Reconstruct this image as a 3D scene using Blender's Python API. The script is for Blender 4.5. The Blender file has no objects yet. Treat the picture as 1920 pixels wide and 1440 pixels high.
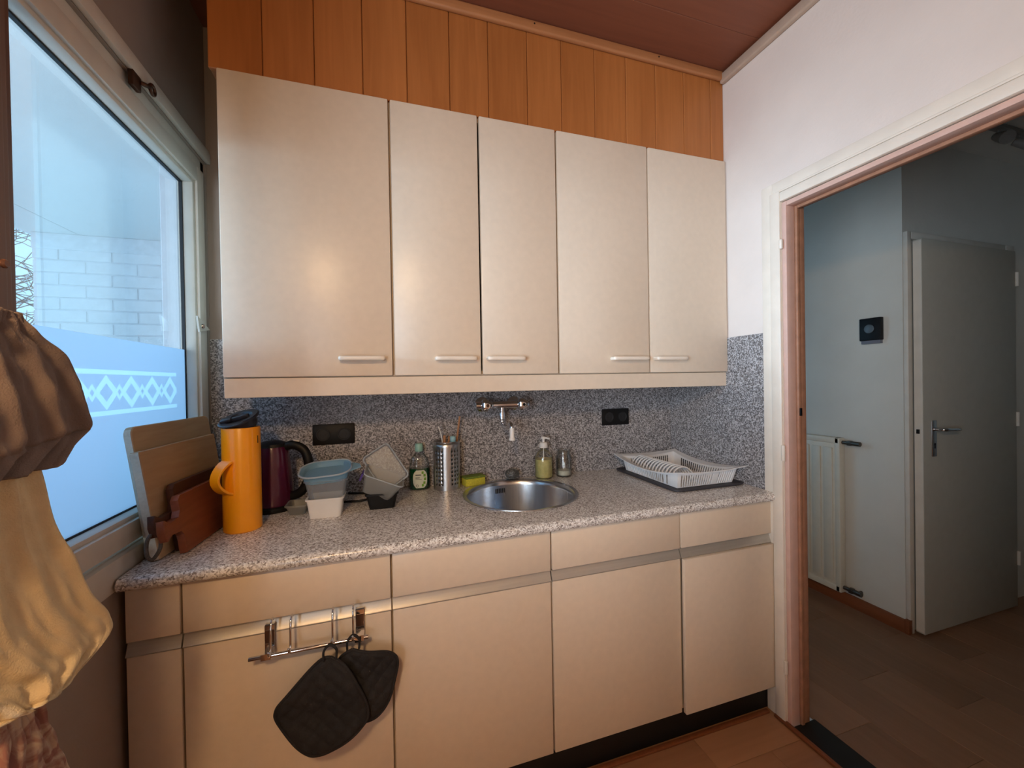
import bpy, bmesh, math, random
from mathutils import Vector, Matrix

random.seed(7)
SC = bpy.context.scene
COL = SC.collection
PI = math.pi

# ------------------------------------------------------------------ camera
CAM = (-1.48571, -1.83531, 1.35900)
YAW, PITCH, ROLL, FPX = 0.304984, -0.007831, -0.017277, 753.321
cd = bpy.data.cameras.new('camera'); cam = bpy.data.objects.new('camera', cd); COL.objects.link(cam)
fw = Vector((math.sin(YAW)*math.cos(PITCH), math.cos(YAW)*math.cos(PITCH), math.sin(PITCH)))
rt = Vector((math.cos(YAW), -math.sin(YAW), 0)); up = rt.cross(fw)
r2 = math.cos(ROLL)*rt + math.sin(ROLL)*up; u2 = -math.sin(ROLL)*rt + math.cos(ROLL)*up
m = Matrix((r2, u2, -fw)).transposed().to_4x4(); m.translation = Vector(CAM)
cam.matrix_world = m
cd.sensor_fit = 'HORIZONTAL'; cd.sensor_width = 36; cd.lens = FPX/1920*36; cd.clip_start = .02
SC.camera = cam

# ------------------------------------------------------------------ world, large lights, exposure
SC.view_settings.view_transform = 'Standard'; SC.view_settings.look = 'None'
SC.view_settings.gamma = 1; SC.view_settings.use_curve_mapping = False
SC.view_settings.exposure = 0.17
w = bpy.data.worlds.new('overcast_sky'); SC.world = w; w.use_nodes = True
bg = w.node_tree.nodes['Background']
bg.inputs[0].default_value = (0.36, 0.70, 1.0, 1); bg.inputs[1].default_value = 2.0

def area(name, loc, rot, sx, sy, energy, color):
    l = bpy.data.lights.new(name, 'AREA'); l.shape = 'RECTANGLE'; l.size = sx; l.size_y = sy
    l.energy = energy; l.color = color
    o = bpy.data.objects.new(name, l); COL.objects.link(o); o.location = loc; o.rotation_euler = rot
    return o
# added cool fill light, aimed through the added unseen window behind the camera
kw = area('fill_behind_camera', (-2.50, -2.25, 1.30), Vector((-1.0, -1.5, -.75)).to_track_quat('Z', 'Y').to_euler(), 0.95, 1.05, 29, (0.80, 0.90, 1.0))
kw.data.spread = math.radians(105)
# added unseen area light boosting the sky's light through the window in view
bal = area('sky_fill_balcony', (-4.6, -.75, 1.75), Vector((-1.0, -.03, .06)).to_track_quat('Z', 'Y').to_euler(), 1.5, 0.7, 8, (0.50, 0.76, 1.0))
bal.data.spread = math.radians(40)

SC.cycles.max_bounces = 8; SC.cycles.caustics_reflective = False; SC.cycles.caustics_refractive = False

# ------------------------------------------------------------------ materials
def lin(c):
    f = lambda v: (v/12.92 if v <= .04045 else ((v+.055)/1.055)**2.4)
    return tuple(f(v/255) for v in c) + (1,)
MAT = {}
def base(name):
    m = bpy.data.materials.new(name); m.use_nodes = True; MAT[name] = m
    nt = m.node_tree; b = nt.nodes['Principled BSDF']
    return m, nt, b
def setp(b, **k):
    for n, v in k.items():
        b.inputs[{'rough': 'Roughness', 'metal': 'Metallic', 'col': 'Base Color', 'spec': 'Specular IOR Level', 'coat': 'Coat Weight',
                  'trans': 'Transmission Weight', 'ior': 'IOR', 'sheen': 'Sheen Weight'}[n]].default_value = v
def plain(name, c, rough=.5, metal=0, noise=.06, scale=25, bump=0, bscale=200, spec=.5, coat=0, stretch=(1, 1, 1)):
    m, nt, b = base(name); N, L = nt.nodes, nt.links
    setp(b, rough=rough, metal=metal, spec=spec, coat=coat)
    tc = N.new('ShaderNodeTexCoord'); mp = N.new('ShaderNodeMapping'); L.new(tc.outputs['Object'], mp.inputs[0]); mp.inputs['Scale'].default_value = stretch
    n = N.new('ShaderNodeTexNoise'); n.inputs['Scale'].default_value = scale; n.inputs['Detail'].default_value = 5; L.new(mp.outputs[0], n.inputs[0])
    r = N.new('ShaderNodeValToRGB'); lc = lin(c)
    r.color_ramp.elements[0].color = tuple(v*(1-noise) for v in lc[:3]) + (1,); r.color_ramp.elements[0].position = .3
    r.color_ramp.elements[1].color = tuple(min(1, v*(1+noise)) for v in lc[:3]) + (1,); r.color_ramp.elements[1].position = .7
    L.new(n.outputs['Fac'], r.inputs[0]); L.new(r.outputs[0], b.inputs['Base Color'])
    if bump:
        n2 = N.new('ShaderNodeTexNoise'); n2.inputs['Scale'].default_value = bscale; n2.inputs['Detail'].default_value = 3; L.new(mp.outputs[0], n2.inputs[0])
        bp = N.new('ShaderNodeBump'); bp.inputs['Strength'].default_value = bump; bp.inputs['Distance'].default_value = .002
        L.new(n2.outputs['Fac'], bp.inputs['Height']); L.new(bp.outputs[0], b.inputs['Normal'])
    return m
def speckle(name, cols, scale, rough=.35):
    m, nt, b = base(name); N, L = nt.nodes, nt.links
    setp(b, rough=rough)
    tc = N.new('ShaderNodeTexCoord')
    v = N.new('ShaderNodeTexVoronoi'); v.inputs['Scale'].default_value = scale; L.new(tc.outputs['Object'], v.inputs['Vector'])
    n = N.new('ShaderNodeTexNoise'); n.inputs['Scale'].default_value = scale*.9; n.inputs['Detail'].default_value = 2; L.new(tc.outputs['Object'], n.inputs['Vector'])
    sp = N.new('ShaderNodeSeparateColor'); L.new(v.outputs['Color'], sp.inputs[0])
    mx = N.new('ShaderNodeMath'); mx.operation = 'MULTIPLY_ADD'; mx.inputs[1].default_value = .65; L.new(sp.outputs[0], mx.inputs[0])
    m2 = N.new('ShaderNodeMath'); m2.operation = 'MULTIPLY'; m2.inputs[1].default_value = .35; L.new(n.outputs['Fac'], m2.inputs[0]); L.new(m2.outputs[0], mx.inputs[2])
    r = N.new('ShaderNodeValToRGB'); r.color_ramp.interpolation = 'LINEAR'
    e = r.color_ramp.elements
    for i, (p, c) in enumerate(cols):
        if i < 2: e[i].position = p; e[i].color = lin(c)
        else: q = e.new(p); q.color = lin(c)
    L.new(mx.outputs[0], r.inputs[0]); L.new(r.outputs[0], b.inputs['Base Color'])
    return m
def wood(name, c1, c2, axis=2, scale=6, rough=.45, ring=14, rnd=.0, bump=.1, coat=0, stretch=.06):
    m, nt, b = base(name); N, L = nt.nodes, nt.links
    setp(b, rough=rough, coat=coat)
    tc = N.new('ShaderNodeTexCoord'); mp = N.new('ShaderNodeMapping')
    s = [1, 1, 1]; s[axis] = stretch; mp.inputs['Scale'].default_value = s
    oi = N.new('ShaderNodeObjectInfo'); va = N.new('ShaderNodeVectorMath'); va.operation = 'MULTIPLY_ADD'
    L.new(oi.outputs['Random'], va.inputs[0]); va.inputs[1].default_value = (7, 5, 9); L.new(tc.outputs['Object'], va.inputs[2])
    L.new(va.outputs[0], mp.inputs[0])
    n = N.new('ShaderNodeTexNoise'); n.inputs['Scale'].default_value = scale*ring; n.inputs['Detail'].default_value = 6; n.inputs['Distortion'].default_value = .6
    L.new(mp.outputs[0], n.inputs[0])
    n3 = N.new('ShaderNodeTexNoise'); n3.inputs['Scale'].default_value = scale; L.new(mp.outputs[0], n3.inputs[0])
    ad = N.new('ShaderNodeMath'); ad.operation = 'ADD'; L.new(n.outputs['Fac'], ad.inputs[0]); L.new(n3.outputs['Fac'], ad.inputs[1])
    rr = N.new('ShaderNodeMath'); rr.operation = 'MULTIPLY_ADD'; rr.inputs[1].default_value = rnd; L.new(oi.outputs['Random'], rr.inputs[0]); L.new(ad.outputs[0], rr.inputs[2])
    r = N.new('ShaderNodeValToRGB'); r.color_ramp.elements[0].position = .0; r.color_ramp.elements[1].position = 1.0
    sc = N.new('ShaderNodeMapRange'); sc.inputs[1].default_value = .7; sc.inputs[2].default_value = 1.3+rnd; L.new(rr.outputs[0], sc.inputs[0]); L.new(sc.outputs[0], r.inputs[0])
    r.color_ramp.elements[0].color = lin(c1); r.color_ramp.elements[1].color = lin(c2)
    L.new(r.outputs[0], b.inputs['Base Color'])
    bp = N.new('ShaderNodeBump'); bp.inputs['Strength'].default_value = bump; bp.inputs['Distance'].default_value = .001
    L.new(n.outputs['Fac'], bp.inputs['Height']); L.new(bp.outputs[0], b.inputs['Normal'])
    return m
def glassy(name, tint, gl=.08, rough=.02, body=None, bodyfac=0):
    # thin see-through plastic or glass: transparent film with a fresnel sheen and, if milky, a diffuse share
    m, nt, b = base(name); N, L = nt.nodes, nt.links
    N.remove(b); out = N['Material Output']
    t = N.new('ShaderNodeBsdfTransparent'); t.inputs[0].default_value = tint + (1,)
    g = N.new('ShaderNodeBsdfGlossy'); g.inputs['Roughness'].default_value = rough
    lw = N.new('ShaderNodeLayerWeight'); lw.inputs[0].default_value = .25
    ma = N.new('ShaderNodeMath'); ma.operation = 'MULTIPLY_ADD'; ma.inputs[1].default_value = .5 if rough < .1 else .15; ma.inputs[2].default_value = gl*.4 if rough < .1 else .01; L.new(lw.outputs['Fresnel'], ma.inputs[0])
    mx = N.new('ShaderNodeMixShader'); L.new(ma.outputs[0], mx.inputs[0]); L.new(t.outputs[0], mx.inputs[1]); L.new(g.outputs[0], mx.inputs[2])
    last = mx
    if body:
        d = N.new('ShaderNodeBsdfDiffuse'); d.inputs[0].default_value = lin(body)
        tr = N.new('ShaderNodeBsdfTranslucent'); tr.inputs[0].default_value = lin(body)
        md = N.new('ShaderNodeMixShader'); md.inputs[0].default_value = .4; L.new(d.outputs[0], md.inputs[1]); L.new(tr.outputs[0], md.inputs[2])
        m2 = N.new('ShaderNodeMixShader'); m2.inputs[0].default_value = bodyfac; L.new(mx.outputs[0], m2.inputs[1]); L.new(md.outputs[0], m2.inputs[2]); last = m2
    L.new(last.outputs[0], out.inputs[0])
    return m
def emis(name, c, s):
    m, nt, b = base(name); b.inputs['Emission Color'].default_value = c + (1,); b.inputs['Emission Strength'].default_value = s
    return m
def brushed(name, c, rough=.3, stretch=(1, 1, .02), scale=300, bump=.05):
    m, nt, b = base(name); N, L = nt.nodes, nt.links
    setp(b, rough=rough, metal=1, col=lin(c))
    tc = N.new('ShaderNodeTexCoord'); mp = N.new('ShaderNodeMapping'); mp.inputs['Scale'].default_value = stretch; L.new(tc.outputs['Object'], mp.inputs[0])
    n = N.new('ShaderNodeTexNoise'); n.inputs['Scale'].default_value = scale; L.new(mp.outputs[0], n.inputs[0])
    bp = N.new('ShaderNodeBump'); bp.inputs['Strength'].default_value = bump; bp.inputs['Distance'].default_value = .001; L.new(n.outputs['Fac'], bp.inputs['Height']); L.new(bp.outputs[0], b.inputs['Normal'])
    mr = N.new('ShaderNodeMapRange'); mr.inputs[3].default_value = rough*.8; mr.inputs[4].default_value = rough*1.25; L.new(n.outputs['Fac'], mr.inputs[0]); L.new(mr.outputs[0], b.inputs['Roughness'])
    return m

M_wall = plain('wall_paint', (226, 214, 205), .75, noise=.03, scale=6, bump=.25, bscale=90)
M_wall_shaded = plain('shaded_wall_paint', (158, 144, 134), .8, noise=.05, scale=6, bump=.25, bscale=90)  # wall paint darkened to put the backlit wall's shade into its colour
M_hall = plain('hall_wall_paint', (214, 210, 200), .8, noise=.03, scale=6, bump=.3, bscale=60)
M_cream = plain('cream_laminate', (226, 210, 190), .33, noise=.025, scale=40, bump=.08, bscale=400)
M_cream2 = plain('cream_carcass', (205, 190, 170), .5, noise=.03)
M_splash = speckle('speckled_splashback', [(.14, (60, 57, 57)), (.34, (112, 109, 110)), (.5, (140, 137, 138)), (.76, (196, 194, 196))], 230, .38)
M_top = speckle('speckled_worktop', [(.14, (118, 106, 100)), (.32, (182, 175, 169)), (.5, (214, 209, 204)), (.74, (248, 246, 243))], 250, .24)
M_orange_wood = wood('orange_wood_panelling', (158, 94, 44), (186, 116, 60), 2, 5, .5, 10, .2, .1)
M_trimwood = wood('cornice_wood', (160, 102, 62), (186, 126, 80), 0, 8, .5, 10, .1)
M_ceil = wood('brown_ceiling_board', (112, 62, 42), (132, 76, 52), 0, 4, .55, 10, .3, .05)
M_floor = wood('laminate_floor', (140, 98, 70), (180, 134, 98), 0, 3, .42, 12, .7, .04)
M_hfloor = wood('hall_laminate', (126, 94, 70), (160, 122, 96), 1, 3, .45, 12, .6, .04)
M_skirt = wood('brown_skirting', (112, 62, 34), (138, 80, 46), 1, 6, .5, 10, .2)
M_frame = plain('white_window_paint', (214, 206, 194), .45, noise=.05, scale=12, bump=.1, bscale=60)
M_post = wood('brown_window_post', (92, 62, 50), (116, 80, 66), 2, 8, .5, 10, .2)
M_case = plain('white_gloss_casing', (232, 222, 208), .35, noise=.04, scale=15)
M_jambb = plain('bare_wood_jamb', (164, 118, 92), .6, noise=.15, scale=30)
M_jamb = plain('pink_primer_jamb', (212, 176, 162), .55, noise=.06, scale=20)
M_doorw = plain('hall_door_paint', (188, 184, 172), .5, noise=.03)
M_black = plain('black_plastic', (14, 14, 16), .5, noise=.1, spec=.3)
M_plinth = plain('black_plinth', (14, 12, 11), .6, noise=.15)
M_alu = plain('aluminium_grip', (198, 192, 182), .42, .55, noise=.05, scale=200, stretch=(.02, 1, 1))
M_chrome = plain('chrome', (225, 225, 228), .08, 1, noise=.02)
M_steel = brushed('stainless_steel', (200, 202, 206), .24, (1, 1, .02), 260)
M_steelr = brushed('stainless_rim', (205, 205, 208), .2, (1, 1, 1), 120)
M_white = plain('white_plastic', (236, 236, 234), .35, noise=.02)
M_handle = plain('white_handle', (240, 228, 212), .3, noise=.02)
M_orange = plain('orange_enamel', (255, 168, 12), .32, noise=.03, scale=12, coat=.3)
M_lidblk = plain('dark_lid', (36, 40, 54), .28, noise=.06)
M_purple = plain('aubergine_plastic', (78, 18, 52), .22, noise=.05, coat=.4)
M_glass = glassy('clear_pane', (.97, .985, 1.0), .05)
def film_material():
    # frosted sticking film with a printed border: two lines and a row of diamonds let more light through
    m, nt, b = base('frosted_film'); N, L = nt.nodes, nt.links
    N.remove(b); out = N['Material Output']
    def M(op, a, b_=None, c_=None):
        n = N.new('ShaderNodeMath'); n.operation = op
        for k, v in enumerate((a, b_, c_)):
            if v is None: continue
            if isinstance(v, (int, float)): n.inputs[k].default_value = v
            else: L.new(v, n.inputs[k])
        return n.outputs[0]
    g = N.new('ShaderNodeNewGeometry'); sp = N.new('ShaderNodeSeparateXYZ'); L.new(g.outputs['Position'], sp.inputs[0]); Y, Z = sp.outputs[1], sp.outputs[2]
    P = .1067; dz = M('ABSOLUTE', M('SUBTRACT', Z, 1.347))
    def ring(off, hw, hh, k):
        yy = M('ABSOLUTE', M('SUBTRACT', M('FLOORED_MODULO', M('ADD', Y, .2154+off+P/2+P*20), P), P/2))
        d = M('ADD', M('DIVIDE', yy, hw), M('DIVIDE', dz, hh))
        return M('MULTIPLY', M('LESS_THAN', d, 1.0), M('GREATER_THAN', d, k)), M('GREATER_THAN', d, k)
    r1, _ = ring(0, .050, .046, .52); r2, o2 = ring(P/2, .020, .023, .4)
    di = M('MULTIPLY', M('MAXIMUM', r1, r2), o2)
    st = M('LESS_THAN', M('ABSOLUTE', M('SUBTRACT', dz, .053)), .006)
    mask = M('MULTIPLY', M('MAXIMUM', di, st), M('LESS_THAN', Y, -.172))
    def fr_(c, w):
        tr = N.new('ShaderNodeBsdfTranslucent'); tr.inputs[0].default_value = c + (1,)
        d = N.new('ShaderNodeBsdfDiffuse'); d.inputs[0].default_value = (.7, .74, .78, 1)
        a = N.new('ShaderNodeMixShader'); a.inputs[0].default_value = w; L.new(tr.outputs[0], a.inputs[1]); L.new(d.outputs[0], a.inputs[2]); return a.outputs[0]
    x = N.new('ShaderNodeMixShader'); L.new(mask, x.inputs[0]); L.new(fr_((.60, .68, .76), .26), x.inputs[1]); L.new(fr_((.66, .76, .82), .16), x.inputs[2])
    L.new(x.outputs[0], out.inputs[0]); return m
M_film = film_material()
M_clear = glassy('clear_plastic', (.86, .88, .90), .2, .28, (225, 230, 236), .24)
M_clear2 = glassy('milky_clear_plastic', (.84, .85, .84), .2, .3, (226, 226, 222), .28)
M_blue = glassy('translucent_blue_plastic', (.70, .88, .98), .2, .25, (176, 220, 244), .6)
M_rimc = glassy('pale_rim_plastic', (.9, .93, .95), .2, .2, (226, 236, 242), .7)
M_bottle = glassy('bottle_plastic', (.95, .96, .95), .2, .05)
M_green = plain('green_soap', (6, 72, 38), .15, noise=.08, coat=.5)
M_label = plain('pale_label', (214, 220, 200), .5, noise=.03)
M_leaf = plain('label_leaf_green', (120, 168, 58), .5, noise=.1)
M_ink = plain('label_ink', (48, 52, 50), .5)
M_mint = plain('mint_cap', (150, 196, 182), .35)
M_soapy = plain('yellow_hand_soap', (214, 204, 132), .3, noise=.1, scale=60)
M_milk = plain('white_paste', (236, 234, 216), .5, noise=.06, scale=60)
M_sponge = plain('yellow_sponge', (206, 196, 62), .9, noise=.15, scale=140, bump=.8, bscale=260)
M_spongeg = plain('green_scour_pad', (120, 140, 52), .95, noise=.25, scale=200, bump=.8, bscale=300)
M_wool = plain('steel_wool', (120, 122, 122), .45, .5, noise=.3, scale=200)
M_boardl = wood('pale_board_wood', (176, 140, 104), (206, 172, 132), 1, 7, .55, 10, .4)
M_boarde = wood('pale_end_grain', (206, 190, 164), (232, 220, 198), 1, 10, .6, 14, .2, .2, 0, 1)
M_boardd = wood('dark_board_wood', (96, 46, 28), (142, 78, 50), 1, 9, .45, 10, .5)
M_boardk = wood('dark_board_wood_old', (58, 30, 20), (96, 54, 36), 1, 9, .5, 10, .5)
M_cordt = plain('grey_cord', (92, 84, 78), .9, noise=.3, scale=300)
M_wspoon = wood('spoon_wood', (150, 104, 70), (190, 140, 100), 2, 10, .6)
M_cup = brushed('perforated_steel', (196, 194, 192), .3, (1, 1, .02), 260)
M_rack = plain('white_rack_plastic', (238, 238, 238), .35, noise=.015)
M_tray = plain('charcoal_mat', (58, 56, 62), .6, noise=.08)
M_pot = plain('black_quilted_cotton', (31, 29, 31), .85, noise=.25, scale=60, bump=.5, bscale=500)
M_towel1 = plain('beige_terry', (132, 116, 108), .95, noise=.08, scale=30, bump=.6, bscale=500)
M_towel2 = plain('cream_terry', (228, 206, 164), .95, noise=.08, scale=30, bump=.6, bscale=500)
M_brass = plain('brown_metal', (92, 66, 52), .4, .7, noise=.2)
M_soffit = plain('white_soffit', (232, 236, 236), .8, noise=.02)
M_brick = plain('whitewashed_brick', (232, 236, 240), .85, noise=.05, scale=18, bump=.6, bscale=40)
M_mortar = plain('whitewashed_mortar', (226, 231, 236), .9, noise=.08, scale=30, bump=.5, bscale=80)
M_ground = plain('balcony_tiles', (226, 228, 228), .9, noise=.06)
M_bark = plain('grey_bark', (84, 80, 80), .9, noise=.2)
M_rad = plain('radiator_enamel', (222, 216, 200), .4, noise=.03)
M_spot = plain('grey_spot_metal', (132, 128, 122), .5, 0, noise=.05)
M_valve = plain('dull_valve_metal', (96, 90, 84), .4, .8, noise=.15)
M_bulb = emis('warm_bulb', (1.0, .72, .42), 12)
M_shade = plain('lamp_shade_white', (236, 230, 220), .5)
M_rubber = plain('black_gasket', (24, 26, 30), .6)
M_tag = plain('purple_sticker', (84, 62, 150), .5)
def towel3():
    m, nt, b = base('patterned_pink_cotton'); N, L = nt.nodes, nt.links; setp(b, rough=.95)
    tc = N.new('ShaderNodeTexCoord'); v = N.new('ShaderNodeTexNoise'); v.inputs['Scale'].default_value = 26; v.inputs['Detail'].default_value = 4; v.inputs['Distortion'].default_value = 1.2
    L.new(tc.outputs['Object'], v.inputs['Vector'])
    r = N.new('ShaderNodeValToRGB'); r.color_ramp.elements[0].position = .42; r.color_ramp.elements[0].color = lin((150, 106, 96)); r.color_ramp.elements[1].position = .56; r.color_ramp.elements[1].color = lin((190, 168, 148))
    L.new(v.outputs['Fac'], r.inputs[0]); L.new(r.outputs[0], b.inputs['Base Color']); return m
M_towel3 = towel3()

# ------------------------------------------------------------------ mesh helpers
ORG = {}
def org(p): return ORG.get(p.name, Vector((0, 0, 0))) if p else Vector((0, 0, 0))
def tag(o, label=None, cat=None, group=None, kind=None):
    if label: o['label'] = label
    if cat: o['category'] = cat
    if group: o['group'] = group
    if kind: o['kind'] = kind
    return o
def thing(name, loc, label, cat, group=None):
    o = bpy.data.objects.new(name, None); COL.objects.link(o); o.location = loc; o.empty_display_size = .05
    ORG[o.name] = Vector(loc); return tag(o, label, cat, group)
def link(name, bm, mat, parent=None, smooth=False, base=None):
    """bm is in world coordinates; the object's origin goes to its thing's base (or `base`)."""
    o0 = org(parent) if parent else (Vector(base) if base else None)
    if o0 is None:
        xs = [v.co for v in bm.verts]
        lo = Vector((min(c.x for c in xs), min(c.y for c in xs), min(c.z for c in xs))); hi = Vector((max(c.x for c in xs), max(c.y for c in xs), max(c.z for c in xs)))
        o0 = Vector(((lo.x+hi.x)/2, (lo.y+hi.y)/2, lo.z))
    for v in bm.verts: v.co -= o0
    me = bpy.data.meshes.new(name); bm.normal_update(); bm.to_mesh(me); bm.free()
    if smooth:
        for p in me.polygons: p.use_smooth = True
        if smooth is not True:
            me.set_sharp_from_angle(angle=math.radians(smooth))
    for mm in (mat if isinstance(mat, (list, tuple)) else [mat]): me.materials.append(mm)
    o = bpy.data.objects.new(name, me); COL.objects.link(o)
    if parent: o.parent = parent
    else: o.location = o0
    ORG[o.name] = o0
    return o
def B(): return bmesh.new()
def bx(bm, lo, hi, bevel=0, seg=2, rot=None, mi=0):
    t = bmesh.new(); bmesh.ops.create_cube(t, size=1)
    lo = Vector(lo); hi = Vector(hi); c = (lo+hi)/2; s = hi-lo
    for v in t.verts: v.co = Vector((v.co.x*s.x, v.co.y*s.y, v.co.z*s.z))
    if bevel: bmesh.ops.bevel(t, geom=t.edges[:], offset=bevel, segments=seg, affect='EDGES', profile=.5, clamp_overlap=True)
    for v in t.verts: v.co = ((rot @ v.co) if rot else v.co) + c
    add(bm, t, mi); return bm
def add(bm, t, mi=0):
    mp = {}
    for v in t.verts: mp[v] = bm.verts.new(v.co)
    for f in t.faces:
        try: g = bm.faces.new([mp[v] for v in f.verts]); g.material_index = mi; g.smooth = f.smooth
        except ValueError: pass
    t.free()
def box(name, lo, hi, mat, parent=None, bevel=.002, seg=2, rot=None):
    return link(name, bx(B(), lo, hi, bevel, seg, rot), mat, parent, smooth=30)
def lathe(bm, prof, c, seg=32, axis='z', sx=1, sy=1, cap=(True, True), mi=0):
    """prof: list of (radius, height along axis)"""
    rings = []
    for r, h in prof:
        ring = []
        for i in range(seg):
            a = 2*PI*i/seg; x, y = r*math.cos(a)*sx, r*math.sin(a)*sy
            p = {'z': (x, y, h), 'y': (x, h, y), 'x': (h, x, y)}[axis]
            ring.append(bm.verts.new(Vector(p)+Vector(c)))
        rings.append(ring)
    for a, b in zip(rings, rings[1:]):
        for i in range(seg):
            j = (i+1) % seg; f = bm.faces.new((a[i], a[j], b[j], b[i]) if axis != 'y' else (a[i], b[i], b[j], a[j])); f.material_index = mi
    if cap[0]: bm.faces.new(rings[0][::-1] if axis != 'y' else rings[0]).material_index = mi
    if cap[1]: bm.faces.new(rings[-1] if axis != 'y' else rings[-1][::-1]).material_index = mi
    return bm
def smoothpts(pts, n=6):
    P = [Vector(p) for p in pts]; out = []
    for i in range(len(P)-1):
        p0 = P[max(i-1, 0)]; p1 = P[i]; p2 = P[i+1]; p3 = P[min(i+2, len(P)-1)]
        for k in range(n):
            t = k/n
            out.append(.5*((2*p1)+(p2-p0)*t+(2*p0-5*p1+4*p2-p3)*t*t+(3*p1-p0-3*p2+p3)*t**3))
    out.append(P[-1]); return out
def tube(bm, pts, r, seg=10, smooth=0, cap=True, flat=1.0, mi=0):
    if smooth: pts = smoothpts(pts, smooth)
    P = [Vector(p) for p in pts]; n = len(P); rad = r if isinstance(r, (list, tuple)) else [r]*n
    if len(rad) != n: rad = [rad[0]+(rad[-1]-rad[0])*i/(n-1) for i in range(n)]
    d = (P[1]-P[0]).normalized(); up = Vector((0, 0, 1)) if abs(d.z) < .9 else Vector((1, 0, 0))
    nrm = d.cross(up).normalized(); rings = []
    for i in range(n):
        d = (P[min(i+1, n-1)]-P[max(i-1, 0)]).normalized()
        nrm = (nrm-d*nrm.dot(d)).normalized(); bn = d.cross(nrm)
        rings.append([bm.verts.new(P[i]+rad[i]*(math.cos(2*PI*k/seg)*nrm+flat*math.sin(2*PI*k/seg)*bn)) for k in range(seg)])
    for a, b in zip(rings, rings[1:]):
        for k in range(seg):
            j = (k+1) % seg; bm.faces.new((a[k], a[j], b[j], b[k])).material_index = mi
    if cap: bm.faces.new(rings[0][::-1]).material_index = mi; bm.faces.new(rings[-1]).material_index = mi
    return bm
def rrect(hx, hy, r, n=5):
    """rounded rectangle outline, counter-clockwise"""
    o = []
    for cx, cy, a0 in ((hx-r, hy-r, 0), (-hx+r, hy-r, PI/2), (-hx+r, -hy+r, PI), (hx-r, -hy+r, 1.5*PI)):
        for k in range(n+1):
            a = a0+PI/2*k/n; o.append((cx+r*math.cos(a), cy+r*math.sin(a)))
    return o
def loft(bm, loops, cap0=True, cap1=True, mi=0):
    R = [[bm.verts.new(Vector(p)) for p in L] for L in loops]; n = len(R[0])
    for a, b in zip(R, R[1:]):
        for i in range(n):
            j = (i+1) % n; bm.faces.new((a[i], a[j], b[j], b[i])).material_index = mi
    if cap0: bm.faces.new(R[0][::-1]).material_index = mi
    if cap1: bm.faces.new(R[-1]).material_index = mi
    return bm
def tub(bm, c, hb, ht, h, t=.003, r=.015, rim=.004, T=None):
    """open tapering container: hb/ht half sizes at bottom/top, height h"""
    T = T or (lambda p: Vector(p)+Vector(c))
    def L(hx, hy, z, rr): return [T((x, y, z)) for x, y in rrect(hx, hy, rr)]
    loft(bm, [L(hb[0], hb[1], 0, r), L(ht[0], ht[1], h-.006, r*1.2), L(ht[0]+rim, ht[1]+rim, h-.005, r*1.2), L(ht[0]+rim, ht[1]+rim, h, r*1.2),
              L(ht[0]-t, ht[1]-t, h, r), L(hb[0]-t, hb[1]-t, t, r*.8)])
    return bm
def prism(bm, outline, f0, f1):
    """outline 2D -> loft between two placement functions"""
    loft(bm, [[f0(*p) for p in outline], [f1(*p) for p in outline]]); return bm
def recalc(bm): bmesh.ops.recalc_face_normals(bm, faces=bm.faces[:]); return bm

# ================================================================== THE SETTING
XL, ZCEIL = -2.13, 2.73
YB = -3.4                      # wall behind the camera
ZC = 0.895                     # worktop height
WIN = dict(y0=-1.0, y1=-.005, z0=.88, z1=2.21)   # hole of the left window

def struct(name, bm, mat, parent=None, smooth=30):
    o = link(name, bm, mat, parent, smooth=smooth)
    if not parent: o['kind'] = 'structure'
    return o

# floor with planks
f = struct('floor', bx(B(), (-2.25, YB, -.06), (0.0, .1, -.004)), M_floor)
def plank_mesh(l, w_, h=.0035):
    me = bpy.data.meshes.new('plank'); bm = B(); bx(bm, (-l/2, -w_/2, 0), (l/2, w_/2, h), .0012, 1); bm.to_mesh(me); bm.free(); return me
def planks(parent, x0, x1, y0, y1, wd, ln, along, mat):
    cache = {}; r = 0
    a0, a1, b0, b1 = (x0, x1, y0, y1) if along == 'x' else (y0, y1, x0, x1)
    b = b0
    while b < b1-.02:
        bw = min(wd, b1-b); a = a0-ln*((r*.37) % 1); r += 1
        while a < a1:
            s = max(a, a0); e = min(a+ln, a1)
            if e-s > .02:
                key = (round(e-s, 3), round(bw, 3), along)
                if key not in cache:
                    bm = B(); l, wv = e-s-.0012, bw-.0012
                    if along == 'x': bx(bm, (-l/2, -wv/2, 0), (l/2, wv/2, .0036), .001, 1)
                    else: bx(bm, (-wv/2, -l/2, 0), (wv/2, l/2, .0036), .001, 1)
                    me = bpy.data.meshes.new('plank'); bm.to_mesh(me); bm.free(); me.materials.append(mat); cache[key] = me
                o = bpy.data.objects.new('plank', cache[key]); COL.objects.link(o); o.parent = parent
                c = Vector(((s+e)/2, b+bw/2, -.004)) if along == 'x' else Vector((b+bw/2, (s+e)/2, -.004))
                o.location = c-org(parent)
            a += ln
        b += wd
planks(f, -2.13, -.03, -1.9, -.60, .195, .62, 'x', M_floor)
# beads along the plinth and the door opening
box('floor_bead', (-2.1, -.606, 0), (-.03, -.588, .011), M_skirt, f, .004)
box('floor_bead', (-.03, -1.56, 0), (-.012, -.62, .012), M_skirt, f, .004)

# ceiling with wide boards
c = struct('ceiling', bx(B(), (-2.26, YB, ZCEIL+.012), (0.07, .12, ZCEIL+.1)), M_ceil)
y = -.28
while y > YB:
    box('ceiling_board', (-2.13, max(YB, y-.296), ZCEIL), (0, y, ZCEIL+.012), M_ceil, c, .0015, 1); y -= .297

# back wall
struct('wall_back', bx(B(), (-2.26, 0, -.06), (0, .12, ZCEIL+.1)), M_wall_shaded)  # shade of the dim gap beside the cabinets is put into this colour
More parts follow.
